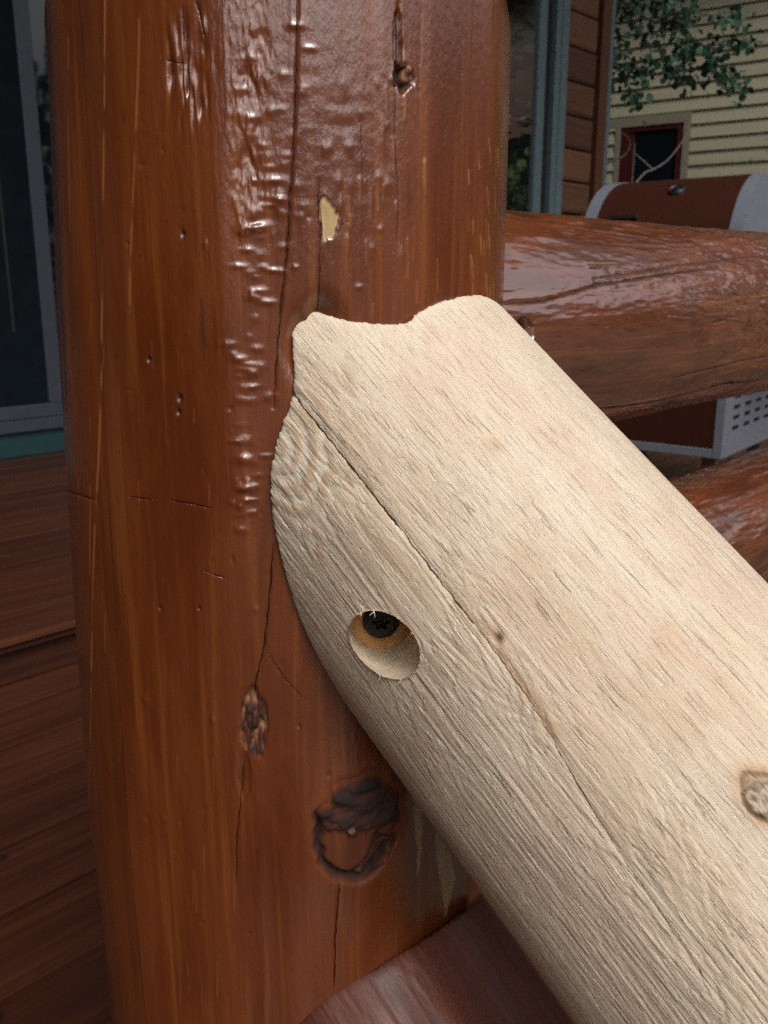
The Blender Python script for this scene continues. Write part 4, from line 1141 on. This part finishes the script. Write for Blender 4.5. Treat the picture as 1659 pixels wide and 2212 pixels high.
    for i in range(3800):
        u = r_.normal(0, 1, 3); u /= np.linalg.norm(u); rad = r_.uniform(0.45, 1) ** 0.5
        p = Vector((u[0] * 1.5 * rad, u[1] * 1.5 * rad + 0.3, 6.9 + u[2] * 1.7 * rad)); s = r_.uniform(0.05, 0.085)
        a_ = Vector(r_.normal(0, 1, 3)).normalized(); b_ = a_.cross(Vector(r_.normal(0, 1, 3))).normalized()
        bm.faces.new([bm.verts.new(p + (a_ * x + b_ * y) * s) for x, y in ((-0.6, 0), (0, -0.5), (0.7, 0), (0, 0.5))])
    tag(bm_obj('crown', bm, M_leaf, t), kind='stuff')
aspen()

def dry_twigs():
    d = 4.7
    b = at(*Z1(930, 1022), d); base = np.array([b[0] + 0.1, b[1], DECK])
    t = thing('dry_twig_bunch', base, 'pale curling leafless twigs rising behind the grill lid', 'twigs')
    P = lambda pts, dd=d: [at(*Z1(x, y), dd) - base for x, y in pts]
    def twig(pts, r0, r1, dd=d):
        sm = smooth_path(P(pts, dd), 5); n = len(sm)
        bm_obj('twig', tube_bm([Vector(p) for p in sm], [(r0 + (r1 - r0) * k / (n - 1)) * (1 + 0.18 * math.sin(k * 2.1)) for k in range(n)], 7), M_bark, t, True)
    twig([(842, 1300), (862, 1120), (930, 1022), (980, 1000), (1060, 950), (1120, 880), (1175, 800), (1190, 740), (1175, 700), (1140, 688)], 0.0062, 0.0018)
    twig([(980, 1000), (945, 965), (905, 930), (878, 903)], 0.0045, 0.0018)
    twig([(500, 1200), (620, 1040), (690, 985), (740, 948), (800, 925), (838, 880), (846, 832), (825, 800), (790, 780)], 0.012, 0.003, dd=7.3)
dry_twigs()

# ================================================================ VEGETATION BEHIND THE CAMERA
def woodland():
    r_ = np.random.default_rng(5); bm = bmesh.new(); bt = bmesh.new()
    trees = []
    for k in range(70):
        azd = -150 + 180 * (k + r_.random()) / 70          # from -X through -Y to +X
        az = math.radians(azd); dist = r_.uniform(27, 42); hh = dist * math.tan(math.radians(r_.uniform(6.5, 10))) + 1.7
        if azd < -80: hh = dist * math.tan(math.radians(r_.uniform(9.5, 14))) + 1.7
        if -80 < azd < -15: hh = dist * math.tan(math.radians(r_.uniform(13, 17))) + 1.7
        trees.append((dist * math.cos(az), dist * math.sin(az), hh))
    for k in range(26):                                    # unseen close stand, added beside the deck to shade the left side
        az = math.radians(-226 + 76 * (k + r_.random()) / 26); dist = r_.uniform(8.5, 12.5)
        trees.append((dist * math.cos(az), dist * math.sin(az), r_.uniform(6.5, 9.5)))
    for k in range(9):  # unseen tall trees added to block sky in the deck rail's gloss
        az = math.radians(2 + 30 * (k + r_.random()) / 9); dist = r_.uniform(14.5, 17)
        trees.append((dist * math.cos(az), dist * math.sin(az), r_.uniform(14, 17)))
    for (x, y, hh) in trees:
        con = r_.random() < 0.6; w = hh * (0.20 if con else 0.30)
        tube_bm([Vector((x, y, GROUND)), Vector((x, y, GROUND + hh * 0.9))], [0.16, 0.04], 6, bt)
        for i in range(1100 if (x < -4 and y > -6) or y > -4.5 else 520):
            h = r_.random() ** 0.8; rr = w * ((1 - h) ** 0.8 + 0.05) if con else w * math.sqrt(max(0.02, 1 - (2 * h - 1.05) ** 2))
            an = r_.uniform(0, 2 * math.pi); q = r_.uniform(0.45, 1.0)
            p = Vector((x + rr * q * math.cos(an), y + rr * q * math.sin(an), GROUND + hh * (0.10 + 0.90 * h)))
            s = r_.uniform(0.22, 0.48); a_ = Vector(r_.normal(0, 1, 3)).normalized(); b_ = a_.cross(Vector(r_.normal(0, 1, 3))).normalized()
            bm.faces.new([bm.verts.new(p + (a_ * u + b_ * v) * s) for u, v in ((-0.8, 0), (-0.1, -0.5), (0.9, 0), (0.1, 0.5))])
    o = bm_obj('woodland', bm, M_wood); tag(o, 'dark green woodland reflected in the sliding door glass', 'woodland', kind='stuff')
    tk = bm_obj('woodland_trunks', bt, M_trunk, o); tag(tk, kind='stuff')
    # shrubs along the neighbour's wall, seen mirrored in the window
    bm = bmesh.new()
    for i in range(5200):
        s = r_.uniform(-7.5, -2.2); c = 1.5 + 0.25 * math.sin(s * 2.3) + 0.15 * math.sin(s * 5.1); dpt = r_.uniform(1.1, 2.0); z = r_.uniform(GROUND, c)
        p = Vector(NP + ND * s - NN * dpt); p.z = z
        q = r_.uniform(0.06, 0.13); a_ = Vector(r_.normal(0, 1, 3)).normalized(); b_ = a_.cross(Vector(r_.normal(0, 1, 3))).normalized()
        bm.faces.new([bm.verts.new(p + (a_ * u + b_ * v) * q) for u, v in ((-0.8, 0), (-0.1, -0.5), (0.9, 0), (0.1, 0.5))])
    o = bm_obj('hedge', bm, mat_leaf('hedge_leaf', (0.03, 0.075, 0.015), (0.08, 0.15, 0.035))); tag(o, 'green hedge mirrored in the window beside the cedar siding', 'hedge', kind='stuff')
woodland()
